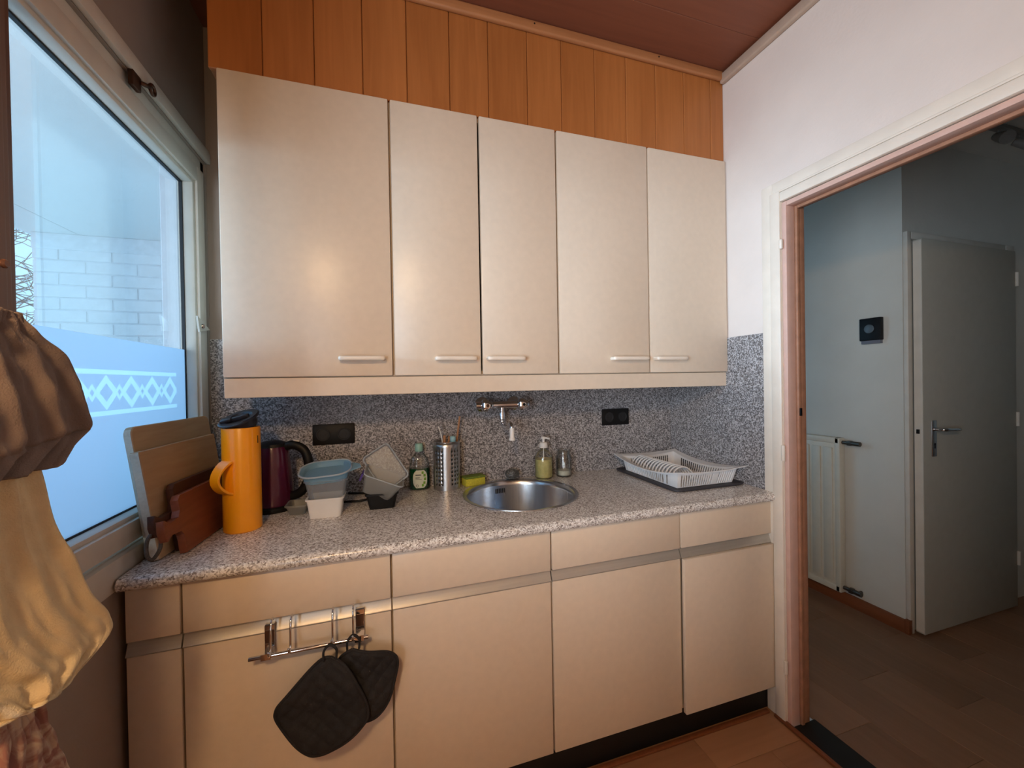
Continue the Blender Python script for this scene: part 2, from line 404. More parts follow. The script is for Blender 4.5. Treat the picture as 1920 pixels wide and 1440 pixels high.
# right wall with the doorway (y -1.55 .. -.70, up to 2.03)
DY0, DY1, DZ = -1.55, -.678, 2.03
bm = B(); bx(bm, (0, DY1, -.06), (.07, .12, ZCEIL+.1)); bx(bm, (0, YB, -.06), (.07, DY0, ZCEIL+.1)); bx(bm, (0, DY0, DZ), (.07, DY1, ZCEIL+.1))
struct('wall_right', bm, M_wall)
# left wall with window hole, and the hole of an added, unseen window behind the camera
W2 = dict(y0=-2.75, y1=-1.45, z0=.9, z1=2.2)
bm = B()
bx(bm, (-2.26, YB, -.06), (XL, 0, WIN['z0'])); bx(bm, (-2.26, YB, WIN['z1']), (XL, 0, ZCEIL+.1))
bx(bm, (-2.26, W2['y1'], WIN['z0']), (XL, WIN['y0'], WIN['z1'])); bx(bm, (-2.26, YB, WIN['z0']), (XL, W2['y0'], WIN['z1']))
bx(bm, (-2.26, WIN['y1'], WIN['z0']), (XL, 0, WIN['z1']))
struct('wall_left', bm, M_wall_shaded)
struct('wall_front', bx(B(), (-2.26, YB-.1, -.06), (.07, YB, ZCEIL+.1)), M_wall)

# ---- window in view: fixed frame, sash, beads, pane, frosted film, hardware
y0, y1, z0, z1 = WIN['y0'], WIN['y1'], WIN['z0'], WIN['z1']
bm = B(); bx(bm, (-2.20, y0, z0+.05), (-2.138, y0+.05, z1), .003); bx(bm, (-2.20, y1-.03, z0+.05), (-2.138, y1, z1), .003)
bx(bm, (-2.20, y0, z1-.045), (-2.138, y1, z1), .003); bx(bm, (-2.20, y0, z0), (-2.138, y1, z0+.06), .003)
win = struct('window_1', bm, M_frame)
SY0, SY1, SZ0, SZ1 = -.93, -.036, .952, 2.163
def fr(bm, x0, x1, a0, a1, b0, b1, wd, bev=.004, left=True):
    if left: bx(bm, (x0, a0, b0), (x1, a0+wd, b1), bev)
    bx(bm, (x0, a1-wd, b0), (x1, a1, b1), bev)
    bx(bm, (x0, a0+wd*.98, b1-wd), (x1, a1-wd*.98, b1), bev); bx(bm, (x0, a0+wd*.98, b0), (x1, a1-wd*.98, b0+wd), bev)
bm = B(); fr(bm, -2.19, -2.126, SY0, SY1, SZ0, SZ1, .055, left=False)
sash = link('sash', bm, M_frame, win, 30)
box('post', (-2.20, -.985, SZ0), (-2.112, -.88, SZ1), M_post, win, .006)
box('post_rib', (-2.112, -.97, SZ0), (-2.1, -.915, SZ1), M_post, win, .004)
bm = B(); fr(bm, -2.172, -2.136, -.89, SY1-.052, SZ0+.052, SZ1-.052, .016, .006)
link('glazing_bead', bm, M_frame, win, 30)
bm = B(); fr(bm, -2.178, -2.168, -.88, SY1-.066, SZ0+.066, SZ1-.066, .006, 0)
link('gasket', bm, M_rubber, win)
GY0, GY1, GZ0, GZ1 = -.88, SY1-.066, SZ0+.066, SZ1-.066
link('pane', bx(B(), (-2.176, GY0, GZ0), (-2.172, GY1, GZ1)), M_glass, win)
link('frosted_film', bx(B(), (-2.1715, GY0, GZ0), (-2.171, GY1, 1.491)), M_film, win)
# head casing and side casing on the wall, sill board
t = struct('trim_1', bx(B(), (XL, -1.1, 2.212), (XL+.016, -.002, 2.258), .004), M_frame)
bm = B(); bx(bm, (-2.2, -1.4, .862), (-2.121, -.001, .938), .004)
struct('trim_2', bm, M_frame)
# brown wooden pier at the near end of the window, with a knob
pier = struct('trim_10', bx(B(), (XL, -1.28, 0), (-1.967, -1.108, ZCEIL), .004), M_post)
box('cover_strip', (-1.967, -1.27, 0), (-1.958, -1.128, ZCEIL), M_post, pier, .004)
bm = B(); lathe(bm, [(.004, 0), (.004, .003), (.006, .004), (.006, .006), (.004, .008)], (-1.958, -1.142, 1.522), 20, 'x'); link('pier_knob', bm, M_post, pier, 40)
# window hardware
o = thing('window_catch', (-2.115, -.46, 2.19), 'small brown metal catch with a ring on the window head', 'catch')
box('plate', (-2.128, -.502, 2.172), (-2.115, -.462, 2.214), M_brass, o, .003)
bm = B(); tube(bm, [Vector((-2.104, -.432, 2.206))+.013*Vector((0, math.cos(a), math.sin(a))) for a in [2*PI*k/20 for k in range(21)]], .0045, 8); link('ring', bm, M_brass, o, True)
bm = B(); tube(bm, [(-2.115, -.47, 2.198), (-2.104, -.445, 2.205)], .006, 8); link('pin', bm, M_brass, o, True)
o = thing('corner_bracket', (-2.124, -.08, 1.55), 'white triangular corner bracket screwed to the window stile', 'bracket')
bm = B(); prism(bm, [(-.135, 1.61), (-.118, 1.555), (-.03, 1.572)], lambda a, b: Vector((-2.125, a, b)), lambda a, b: Vector((-2.119, a, b))); link('plate', recalc(bm), M_frame, o)
bm = B(); lathe(bm, [(.009, 0), (.008, .004), (.003, .005)], (-2.119, -.095, 1.578), 16, 'x'); link('screw', bm, M_chrome, o, 40)
# second window added unseen behind the camera for its fill light: frame and pane
bm = B(); fr(bm, -2.19, -2.13, W2['y0'], W2['y1'], W2['z0'], W2['z1'], .06); bx(bm, (-2.18, -2.12, W2['z0']+.06), (-2.14, -2.08, W2['z1']-.06), .003)
w2 = struct('window_2_added', bm, M_frame)
for a, b in ((W2['y0']+.05, -2.115), (-2.085, W2['y1']-.05)): link('pane', bx(B(), (-2.162, a, W2['z0']+.05), (-2.158, b, W2['z1']-.05)), M_glass, w2)

# ---- outside the window: reveal, soffit, whitewashed brick wall, ground, tree
ext = tag(link('exterior_reveal', bx(B(), (-2.255, -.062, .9), (-2.2, -.025, 2.2), .004), plain('shaded_reveal_paint', (196, 204, 212), .7)), kind='structure')  # white reveal painted darker to carry the shade it stands in
bm = B(); bx(bm, (-3.29, -3.5, 2.19), (-3.059, 1.06, 2.30)); bx(bm, (-3.053, -3.5, 2.19), (-2.262, 1.06, 2.30)); bx(bm, (-3.29, -3.5, 2.196), (-2.262, 1.06, 2.31))
so = tag(link('balcony_soffit', bm, M_soffit), kind='structure')
tag(link('ground_outside', bx(B(), (-9, -8, -.35), (-2.27, 8, -.25)), M_ground), kind='structure')
bw = tag(link('wall_outside', bx(B(), (-3.25, .957, -.25), (-2.262, 1.06, 2.19)), M_mortar), kind='structure')
box('wall_band', (-3.255, .946, 2.105), (-2.262, .957, 2.19), M_mortar, bw, .004)
bh, bl, jt = .0593, .221, .0075
bricks = {}
def brickmesh(l, k):
    key = (round(l, 3), k)
    if key not in bricks:
        bm = B(); bx(bm, (-l/2, -.0012, 0), (l/2, .012, bh), .0025, 2)
        for v in bm.verts: v.co += Vector((random.uniform(-.0012, .0012), random.uniform(-.0015, .0015), random.uniform(-.0012, .0012)))
        me = bpy.data.meshes.new('brick'); bm.to_mesh(me); bm.free(); me.materials.append(M_brick); bricks[key] = me
    return bricks[key]
z = 1.05; row = 0
while z < 2.09:
    x = -3.255-(.114 if row % 2 else 0)
    while x < -2.27:
        s, e = max(x, -3.253), min(x+bl, -2.265)
        if e-s > .03:
            o = bpy.data.objects.new('brick', brickmesh(e-s, random.randint(0, 3))); COL.objects.link(o); o.parent = bw
            o.location = Vector(((s+e)/2, .952+random.uniform(-.002, .002), z))-org(bw)
        x += bl+jt
    z += bh+jt; row += 1
# bare tree beyond the balcony
tr = thing('bare_tree', (-5.15, 3.4, -.25), 'bare twiggy tree beyond the balcony seen through clear glass', 'tree')
bm = B(); tube(bm, [(-5.15, 3.4, -.25), (-5.13, 3.4, 1.2), (-5.18, 3.42, 2.2), (-5.11, 3.4, 3.4)], [.09, .03], 8, 3); link('trunk', bm, M_bark, tr, True)
bm = B(); rg = random.Random(3)
for i in range(130):
    zz = rg.uniform(1.3, 3.2); a = rg.uniform(0, 2*PI); l = rg.uniform(.4, .9)
    p = Vector((-5.15, 3.4, zz)); d = Vector((math.cos(a), math.sin(a), rg.uniform(-.1, .8))).normalized()
    pts = [p]
    for k in range(4):
        d = (d+Vector((rg.uniform(-.5, .5), rg.uniform(-.5, .5), rg.uniform(-.4, .4)))).normalized(); pts.append(pts[-1]+d*l/4)
        q = pts[-1]; e = (d+Vector((rg.uniform(-1, 1), rg.uniform(-1, 1), rg.uniform(-.8, .8)))).normalized()
        tube(bm, [q, q+e*l*.2, q+e*l*.36+Vector((0, 0, rg.uniform(-.08, .08)))], [.004, .002], 4)
    tube(bm, pts, [.007, .003], 5)
tag(link('branches', bm, M_bark, tr), kind='stuff')

# ---- doorway: casing, jamb lining, threshold
bm = B()
bx(bm, (-.014, -.626, 0), (0, -.579, 2.118), .002); bx(bm, (-.014, DY0-.11, 2.068), (0, -.6262, 2.118), .002)
cas = struct('trim_3', bm, M_case)
bm = B(); bx(bm, (-.024, -.664, 0), (-.0142, -.622, 2.076), .004); bx(bm, (-.0141, -.664, 0), (0, -.6264, 2.0675)); bx(bm, (-.024, DY0-.06, 2.032), (-.0002, -.6642, 2.0678), .004); bx(bm, (-.024, DY0-.06, 2.0682), (-.0142, -.6642, 2.076), .001); link('inner_moulding', bm, M_case, cas, 30)
bm = B(); bx(bm, (-.012, -.6825, 0), (.030, -.6645, 2.030), .002); bx(bm, (-.012, DY0, 2.012), (.030, -.683, 2.0295), .002); link('jamb_lining', bm, M_jamb, cas, 30)
bm = B(); bx(bm, (.0305, -.692, 0), (.046, -.6785, 2.0295), .003); bx(bm, (.0305, DY0, 2.002), (.046, -.6925, 2.0295), .003); link('door_stop', bm, M_jambb, cas, 30)
bm = B(); bx(bm, (.0465, -.687, 0), (.076, -.6785, 2.0295), .002); bx(bm, (.0465, DY0, 2.012), (.076, -.6875, 2.0295), .002); link('outer_lining', bm, M_jambb, cas, 30)
box('strike_plate', (.033, -.6955, 1.205), (.044, -.6915, 1.235), M_black, cas, .001)
for zz, hh in ((1.03, .06), (1.85, .035), (.20, .05)):
    bm = B(); lathe(bm, [(.006, 0), (.007, .002), (.007, hh), (.005, hh+.002)], (-.021, -.667, zz), 12); link('hinge_knuckle', bm, M_case, cas, 40)
struct('trim_4', bx(B(), (-.012, DY0, -.02), (.105, -.684, .004), .002), M_plinth)
# cornices
struct('trim_5', bx(B(), (-1.99, -.402, 2.69), (-.016, -.381, ZCEIL), .008, 3), M_trimwood)
o = struct('trim_6', bx(B(), (-.026, YB, 2.678), (0, -.385, 2.722), .008, 3), plain('cornice_beige', (182, 160, 142), .55))
for xx in (-.92, -.36):
    bm = B(); lathe(bm, [(.003, 0), (.003, .002)], (xx, -.4035, 2.715), 8, 'y'); link('nail_hole', bm, M_black, bpy.data.objects['trim_5'])

# ---- hall beyond the doorway
hf = struct('floor_hall', bx(B(), (.105, -2.7, -.06), (2.7, 1.8, -.004)), M_hfloor)
planks(hf, .107, 2.2, -2.0, 1.0, .195, .62, 'y', M_hfloor)
bm = B(); bx(bm, (1.1, -.445, -.06), (1.2, 1.8, 2.7)); struct('wall_hall_back', bm, M_hall)
bm = B(); bx(bm, (1.2, -.445, 2.075), (2.7, -.35, 2.7)); bx(bm, (2.0, -.445, -.06), (2.7, -.35, 2.0745)); bx(bm, (1.2, -.40, -.06), (2.0, -.35, 2.0745)); struct('wall_hall_side', bm, M_hall)
struct('wall_hall_right', bx(B(), (2.7, -2.7, -.06), (2.8, -.35, 2.7)), M_hall)
struct('wall_hall_front', bx(B(), (.07, -2.8, -.06), (2.8, -2.7, 2.7)), M_hall)
struct('wall_hall_end', bx(B(), (.07, 1.8, -.06), (1.2, 1.9, 2.7)), M_hall)
bm = B(); bx(bm, (-.03, .12, -.06), (.07, 1.8, .9)); bx(bm, (-.03, .12, 2.1), (.07, 1.8, 2.7)); bx(bm, (-.03, .12, .9), (.07, .30, 2.1)); bx(bm, (-.03, 1.1, .9), (.07, 1.8, 2.1))
struct('wall_hall_left', bm, M_hall)
struct('ceiling_hall', bx(B(), (.07, -2.8, 2.6), (2.8, 1.9, 2.7)), M_hall)
bm = B()
for a, b in (((.30, .9), (.34, 2.1)), ((1.06, .9), (1.1, 2.1)), ((.34, .9), (1.06, .94)), ((.34, 2.06), (1.06, 2.1))): bx(bm, (-.01, a[0], a[1]), (.05, b[0], b[1]), .003)
w3 = struct('window_3_added', bm, M_frame); link('pane', bx(B(), (.018, .33, .93), (.022, 1.07, 2.07)), M_glass, w3)  # window added out of view to brighten the hall wall with sky light
struct('baseboard_hall', bx(B(), (1.086, -.455, 0), (1.1, 1.79, .07), .003), M_skirt)
box('corner_piece', (1.084, -.468, 0), (1.112, -.446, .075), M_skirt, bpy.data.objects['baseboard_hall'], .003)
# hall door frame and leaf
bm = B(); bx(bm, (1.1015, -.466, 0), (1.1345, -.4455, 2.10), .003); bx(bm, (1.135, -.466, 2.062), (1.9745, -.4455, 2.0995), .003); bx(bm, (1.975, -.466, 0), (2.06, -.4455, 2.10), .003)
struct('trim_7', bm, M_frame)
d = struct('door_1', bx(B(), (1.139, -.505, .012), (1.97, -.467, 2.052), .003), M_doorw)
box('door_edge', (1.1375, -.503, .02), (1.139, -.469, 2.045), M_frame, d, 0)
box('latch_plate', (1.136, -.496, .985), (1.139, -.476, 1.085), M_frame, d, 0)
box('latch_bolt', (1.13, -.492, 1.05), (1.137, -.48, 1.072), M_black, d, .001)
hp = box('handle_plate', (1.196, -.513, .93), (1.234, -.505, 1.118), M_chrome, d, .003)
bm = B(); tube(bm, [(1.215, -.51, 1.072), (1.215, -.545, 1.072), (1.235, -.555, 1.072), (1.33, -.555, 1.068)], .0085, 10, 4); link('lever', bm, M_chrome, hp, True)
bm = B(); lathe(bm, [(.005, -.0145), (.005, -.013)], (1.215, -.5, .995), 10, 'y'); bx(bm, (1.212, -.5145, .972), (1.218, -.513, .995)); link('keyhole', bm, M_black, hp)
for zz in (.25, 1.05, 1.85):
    bm = B(); lathe(bm, [(.009, 0), (.009, .08)], (1.972, -.508, zz), 10); link('hinge', bm, M_frame, d, 40)
# radiator
o = thing('radiator', (1.05, -.05, .0), 'white panel radiator on the hall wall below the black thermostat', 'radiator')
bm = B(); bx(bm, (1.045, -.165, .085), (1.06, .45, .985), .006)
link('panel', bm, M_rad, o, 30)
for k in range(8):
    yb = -.128+.068*k; box('flute', (1.0375, yb, .135), (1.047, yb+.052, .93), M_rad, o, .004)
box('rim', (1.040, -.165, .955), (1.085, .45, .99), M_rad, o, .005); box('rim', (1.040, -.165, .08), (1.085, .45, .115), M_rad, o, .005)
box('rim', (1.040, -.17, .08), (1.085, -.14, .99), M_rad, o, .005)
bm = B(); bx(bm, (1.085, .1, .3), (1.1, .14, .8)); link('wall_bracket', bm, M_rad, o)
for zz in (.965, .11):
    bm = B(); tube(bm, [(1.065, -.168, zz), (1.065, -.20, zz)], .011, 10); bx(bm, (1.052, -.222, zz-.014), (1.078, -.198, zz+.014), .004); tube(bm, [(1.065, -.215, zz), (1.065, -.262, zz)], .013, 10)
    v = link('valve', bm, M_valve, o, 40)
    bm = B(); tube(bm, [(1.065, -.24, zz), (1.1, -.24, zz)], .008, 10); link('pipe', bm, M_valve, v, 40)
o = thing('thermostat', (1.09, -.31, 1.53), 'square black thermostat with a round grey dial on hall wall', 'thermostat')
box('housing', (1.072, -.362, 1.548), (1.098, -.258, 1.672), M_black, o, .004)
bm = B(); lathe(bm, [(.024, 0), (.024, -.004), (.02, -.006)], (1.072, -.308, 1.612), 24, 'x'); link('dial', recalc(bm), plain('dial_grey', (84, 96, 104), .35), o, 40)
box('base_strip', (1.078, -.356, 1.53), (1.1, -.264, 1.549), plain('strip_grey', (112, 112, 122), .5), o, .002)
# hall ceiling spot lamp
o = thing('hall_spotlight', (1.5, -.62, 2.6), 'dim two-headed spotlight on the dark hall ceiling', 'spotlight')
bm = B(); bx(bm, (1.42, -.66, 2.58), (1.72, -.62, 2.6), .004); link('rail', bm, M_spot, o, 30)
for xx, dx in ((1.48, -.05), (1.66, .04)):
    bm = B(); tube(bm, [(xx, -.64, 2.58), (xx, -.64, 2.545)], .006, 8); a = Vector((xx, -.64, 2.545)); b = a+Vector((dx, -.05, -.04)); tube(bm, [a-(b-a)*.3, a+(b-a)*.2, b], [.018, .03], 14)
    link('spot_head', bm, M_spot, o, 40)

# ---- wood panelling above the wall cabinets
seams = [-1.987, -1.839, -1.689, -1.5395, -1.3936, -1.2436, -1.099, -.945, -.802, -.655, -.509, -.363, -.217, -.072, 0]
fa = struct('wall_panelling', bx(B(), (-1.98, -.366, 2.34), (0, -.345, ZCEIL)), M_orange_wood)
for a, b in zip(seams, seams[1:]):
    box('plank', (a+.0008, -.381, 2.336), (b-.0008, -.366, ZCEIL), M_orange_wood, fa, .0025, 1)
box('return_board', (-1.988, -.366, 2.345), (-1.978, -.02, ZCEIL), M_orange_wood, fa, .001)

# ---- splashbacks
sb = struct('trim_8', bx(B(), (XL+.001, -.007, ZC-.03), (-.008, 0, 1.54)), M_splash)
struct('trim_9', bx(B(), (-.007, -.578, ZC-.03), (0, 0, 1.537)), M_splash)

# ================================================================== FITTED KITCHEN
def frontpanel(name, x0, x1, z0, z1, yf, parent, th=.018, bev=.003):
    return link(name, bx(B(), (x0+.0026, yf, z0), (x1-.0026, yf+th, z1), bev, 2), M_cream, parent, 30)
DU = -.3945
ux = [-1.9646, -1.4575, -1.1455, -.8364, -.4185, -.003]
uz0, uz1 = 1.382, 2.332
def bar_handle(x0, x1, z, yf, parent):
    bm = B(); r = .0065
    pts = [(x0+.006, yf+.002, z), (x0+.006, yf-.022, z), (x0+.018, yf-.03, z), (x1-.018, yf-.03, z), (x1-.006, yf-.022, z), (x1-.006, yf+.002, z)]
    tube(bm, pts, r, 10, 4, flat=1.2); return link('handle', bm, M_handle, parent, True)
def wall_unit(label, idx, hands):
    x0, x1 = ux[idx[0]], ux[idx[-1]+1]
    o = thing('wall_cabinet', ((x0+x1)/2, -.2, uz0), label, 'cabinet', 'wall cabinets over the sink')
    bm = B(); t = .016; yf = -.375
    bx(bm, (x0, yf, uz0), (x0+t, -.008, uz1)); bx(bm, (x1-t, yf, uz0), (x1, -.008, uz1)); bx(bm, (x0+t, yf, uz0), (x1-t, -.008, uz0+t)); bx(bm, (x0+t, yf, uz1-t), (x1-t, -.008, uz1)); bx(bm, (x0+t, -.02, uz0+t), (x1-t, -.008, uz1-t))
    link('carcass', bm, M_cream2, o)
    for k, i in enumerate(idx):
        d = frontpanel('cabinet_door', ux[i]+.0005, ux[i+1]-.0005, uz0+.002, uz1, DU, o, bev=.005)
        h0, h1 = hands[k]; bar_handle(h0, h1, 1.4425, DU, d)
wall_unit('wide single-door cream wall cabinet nearest the window', [0], [(-1.63, -1.485)])
wall_unit('narrow two-door cream wall cabinet in the middle of the row', [1, 2], [(-1.317, -1.17), (-1.13, -.985)])
wall_unit('wide two-door cream wall cabinet beside the white right wall', [3, 4], [(-.61, -.445), (-.405, -.25)])
bm = B(); bx(bm, (-1.962, -.384, 1.32), (-.004, -.366, 1.381), .002)
tag(link('light_pelmet', bm, M_cream), 'long cream pelmet board under the wall cabinets', 'pelmet')

DB = -.604
bxs = [-2.113, -1.9947, -1.4797, -.9713, -.4532, -.002]
def base_unit(label, x0, x1, pr=0, ht=.858):
    o = thing('base_cabinet', ((x0+x1)/2, -.3, .113), label, 'cabinet', 'base cabinets under the worktop')
    bm = B(); t = .016; yf = -.585
    bx(bm, (x0, yf, .113), (x0+t, -.01, ht)); bx(bm, (x1-t, yf, .113), (x1, -.01, ht)); bx(bm, (x0+t, yf, .113), (x1-t, -.01, .129)); bx(bm, (x0, yf, ht), (x0+t, -.52, .858)); bx(bm, (x1-t, yf, ht), (x1, -.52, .858)); bx(bm, (x0+t, -.03, .129), (x1-t, -.01, .68))
    link('carcass', bm, M_cream2, o)
    frontpanel('drawer_front', x0+.0002, x1-.0002, .7265, .8585, DB, o)
    bm = B(); prof = [(-.584, .690), (-.605, .690), (-.6055, .693), (-.6035, .695), (-.5935, .7205), (-.5935, .7235), (-.601, .7245), (-.601, .7262), (-.584, .7262)]
    loft(bm, [[Vector((x, a, b)) for a, b in prof] for x in (x0+.002, x1-.002)]); link('grip_rail', recalc(bm), M_alu, o, 30)
    frontpanel('cabinet_door', x0+.0002, x1-.0002, .115, .6895, DB-pr, o)
base_unit('narrow cream base cabinet in the corner below the window', bxs[0], bxs[1])
base_unit('cream base cabinet with the hook rail and black pot holders on it', bxs[1], bxs[2])
base_unit('cream base cabinet under the left half of the sink', bxs[2], bxs[3], 0, .70)
base_unit('cream base cabinet under the right half of the sink', bxs[3], bxs[4], 0, .70)
base_unit('rightmost cream base cabinet below the dish rack, door standing proud', bxs[4], bxs[5], .016)
tag(box('plinth', (-2.12, -.576, 0), (-.002, -.56, .112), M_plinth, None, .001), 'black recessed plinth running under the base cabinets', 'plinth')

# worktop with round sink cut-out
SX, SYc, SR = -.962, -.263, .237
WX0, WX1, YF = -2.114, -.0085, -.632
bm = B()
def prof(y_back, y_front_round=True):
    p = [(y_back, ZC-.035), (y_back, ZC)]
    r = .0165
    pts = [(YF+r, ZC)] + [(YF+r-r*math.sin(a), ZC-r+r*math.cos(a)) for a in [PI*k/10 for k in range(1, 10)]] + [(YF+r, ZC-2*r)]
    return p[:1]+p[1:]+pts+[(YF+r+.004, ZC-.035)]
def ext(x0, x1, yb):
    P = prof(yb); loft(bm, [[Vector((x, a, b)) for a, b in P] for x in (x0, x1)])
q0, q1, w0, w1 = SX-.25, SX+.25, SYc-.235, SYc+.235
ext(WX0, q0, -.0075); ext(q1, WX1, -.0075); ext(q0, q1, w0); bx(bm, (q0, w1, ZC-.035), (q1, -.0075, ZC))
n = 64; ri = .226; it, ib, ot = [], [], []
for i in range(n):
    a = 2*PI*(i+.5)/n; ca, sa = math.cos(a), math.sin(a)
    k = min((.25/abs(ca)) if abs(ca) > 1e-6 else 9, (.235/abs(sa)) if abs(sa) > 1e-6 else 9)
    it.append(bm.verts.new((SX+ri*ca, SYc+ri*sa, ZC))); ib.append(bm.verts.new((SX+ri*ca, SYc+ri*sa, ZC-.035))); ot.append(bm.verts.new((SX+k*ca, SYc+k*sa, ZC)))
for i in range(n):
    j = (i+1) % n
    bm.faces.new((it[i], ot[i], ot[j], it[j])); bm.faces.new((it[i], it[j], ib[j], ib[i]))
for cx_, cy_ in ((q0, w0), (q1, w0), (q0, w1), (q1, w1)):   # the four corners of the cut-out field
    v = bm.verts.new((cx_, cy_, ZC)); near = sorted(ot, key=lambda u: (u.co-v.co).length)[:2]
    bm.faces.new((v, near[0], near[1]))
recalc(bm)
tag(link('worktop', bm, M_top, None, 30), 'long speckled beige-brown laminate worktop with rounded front edge', 'worktop')

# sink
o = thing('sink', (SX, SYc, ZC-.17), 'round stainless steel sink set into the speckled worktop', 'sink')
bm = B(); lathe(bm, [(.2, -.165), (.212, -.14), (.213, -.02), (.216, -.006), (.222, .0015), (.237, .003), (.2375, .0005), (.220, -.002), (.2145, -.02), (.2145, -.142), (.2, -.168)], (SX, SYc, ZC), 72, cap=(False, False))
for f_ in bm.faces: pass
lathe(bm, [(.2, -.165), (.17, -.172), (.03, -.176)], (SX, SYc, ZC), 72, cap=(False, True))
link('bowl', recalc(bm), M_steel, o, 40)
bm = B(); lathe(bm, [(.0365, -.1755), (.0365, -.172), (.03, -.1735), (.012, -.174)], (SX, SYc, ZC), 28); link('drain', bm, M_chrome, o, 40)
for k in range(6):   # overflow slots on the far side of the bowl
    a = math.radians(98+k*2.3-6); ca, sa = math.cos(a), math.sin(a)
    p = Vector((SX+.2122*ca, SYc+.2122*sa, ZC-.042))
    bm = B(); bx(bm, p+Vector((-.0022, -.002, -.011)), p+Vector((.0022, .002, .011)), .0012, 1); link('overflow_slot', bm, M_black, o)

# wall mixer tap
o = thing('mixer_tap', (-.965, 0, 1.25), 'chrome wall-mounted mixer tap with two knobs above the sink', 'tap')
tz, ty = 1.252, -.085
bm = B(); lathe(bm, [(.017, -1.055), (.019, -1.04), (.0165, -1.03), (.0165, -.925), (.019, -.915), (.017, -.9)], (0, ty, tz), 24, 'x'); link('body', bm, M_chrome, o, 40)
for xx in (-1.06, -.905):
    bm = B(); lathe(bm, [(.034, -.008), (.034, -.013), (.02, -.026), (.014, -.03), (.014, -.085)], (xx, 0, tz), 28, 'y', cap=(True, True)); link('wall_flange', recalc(bm), M_chrome, o, 40)
def knob(xx, dirx):
    bm = B(); seg = 36; loops = []
    for rr, h in ((.014, 0), (.022, .008), (.026, .014), (.026, .032), (.02, .038), (.008, .04)):
        loops.append([Vector((xx+dirx*h*.5, ty-h, tz)) + Vector((math.cos(a)*rr*(1+.12*math.cos(3*a)), 0, math.sin(a)*rr*(1+.12*math.cos(3*a)))) for a in [2*PI*k/seg for k in range(seg)]])
    loft(bm, loops); return link('knob', recalc(bm), M_chrome, o, 50)
k1 = knob(-1.062, .1); k2 = knob(-.893, .1)
bm = B(); lathe(bm, [(.007, -.041), (.007, -.038)], (-1.06, ty, tz), 14, 'y'); link('knob_cap', recalc(bm), M_brass, k1)
bm = B(); lathe(bm, [(.007, -.041), (.007, -.038)], (-.891, ty, tz), 14, 'y'); link('knob_cap', recalc(bm), M_black, k2)
bm = B(); lathe(bm, [(.015, -1.105), (.016, -1.1), (.016, -1.06)], (0, ty, tz), 20, 'x'); link('end_sleeve', bm, M_chrome, o, 40)
bm = B(); lathe(bm, [(.011, -.012), (.012, -.03), (.0145, -.04), (.0145, -.065), (.010, -.07)], (-.985, ty, tz), 20); link('swivel_nut', recalc(bm), M_chrome, o, 40)
bm = B(); tube(bm, [(-.985, ty, tz-.065), (-.984, ty-.004, tz-.085), (-.980, ty-.03, tz-.098), (-.978, ty-.07, tz-.094), (-.979, ty-.105, tz-.078), (-.981, ty-.128, tz-.080), (-.981, ty-.135, tz-.10)], .0085, 12, 5); link('spout', bm, M_chrome, o, True)
bm = B(); lathe(bm, [(.0125, -.152), (.0135, -.147), (.0125, -.143), (.010, -.14), (.0105, -.112), (.0095, -.1)], (-.981, ty-.135, tz+.008), 18); link('nozzle', bm, M_white, o, 40)

# double sockets
def socket(label, x0, x1, z0_, z1_):
    o = thing('double_socket', ((x0+x1)/2, -.007, z0_), label, 'socket')
    box('cover_plate', (x0, -.018, z0_), (x1, -.0072, z1_), M_black, o, .004)
    mid = (x0+x1)/2; hw = (x1-x0)/4
    for s in (-1, 1):
        cx_ = mid+s*hw; r = min(hw*.55, (z1_-z0_)*.27)
        bm = B(); lathe(bm, [(r+.004, -.0185), (r+.003, -.0205), (r, -.0205), (r-.002, -.0188), (.002, -.0188)], (cx_, 0, (z0_+z1_)/2), 28, 'y'); w_ = link('outlet_ring', recalc(bm), M_rubber, o, 40)
        for q in (-1, 1):
            bm = B(); lathe(bm, [(.003, -.0195), (.003, -.0187)], (cx_+q*.0085, 0, (z0_+z1_)/2), 10, 'y'); link('pin_hole', recalc(bm), M_plinth, w_)
socket('black double wall socket above the plastic tubs', -1.776, -1.614, 1.107, 1.192)
socket('black double wall socket between the tap and the dish rack', -.4326, -.276, 1.122, 1.206)

# ================================================================== THINGS ON THE WORKTOP
# --- cutting boards leaning against the window
def lean(xb, xt, zb, zt):
    """board frame: s along y, t up the slope, thickness towards +x"""
    d = Vector((xt-xb, 0, zt-zb)); L = d.length; u = d/L; nrm = Vector((u.z, 0, -u.x))
    return (lambda s, t, k=0: Vector((xb+(s+.5)*.08, s, zb))+u*t+nrm*k), L
def board(name, label, outline, F, th, mat, edge=None, hole=None):
    bm = B(); n_ = len(outline); b = .002
    cx_ = sum(p[0] for p in outline)/n_; cy_ = sum(p[1] for p in outline)/n_
    sh = lambda p, e: (p[0]+(cx_-p[0])*e, p[1]+(cy_-p[1])*e)
    loft(bm, [[F(*sh(p, .012), 0) for p in outline], [F(*p, b) for p in outline], [F(*p, th-b) for p in outline], [F(*sh(p, .012), th) for p in outline]])
    recalc(bm); o = link(name, bm, [mat, edge or mat], None, 25)
    if edge:
        for p in o.data.polygons:
            if abs(p.normal.y) > .8: p.material_index = 1
    return tag(o, label, 'cutting board', 'cutting boards')
def rr2(s0, s1, t0, t1, r, n=4): return [((s0+s1)/2+a, (t0+t1)/2+b) for a, b in rrect((s1-s0)/2, (t1-t0)/2, r, n)]
F1, L1 = lean(-2.110, -2.158, ZC+.001, 1.25)
board('cutting_board', 'tall pale wooden cutting board, rearmost against the window', rr2(-.505, -.10, 0, L1, .022), F1, .019, M_boardl, M_boarde)
F2, L2 = lean(-2.086, -2.126, ZC+.001, 1.186)
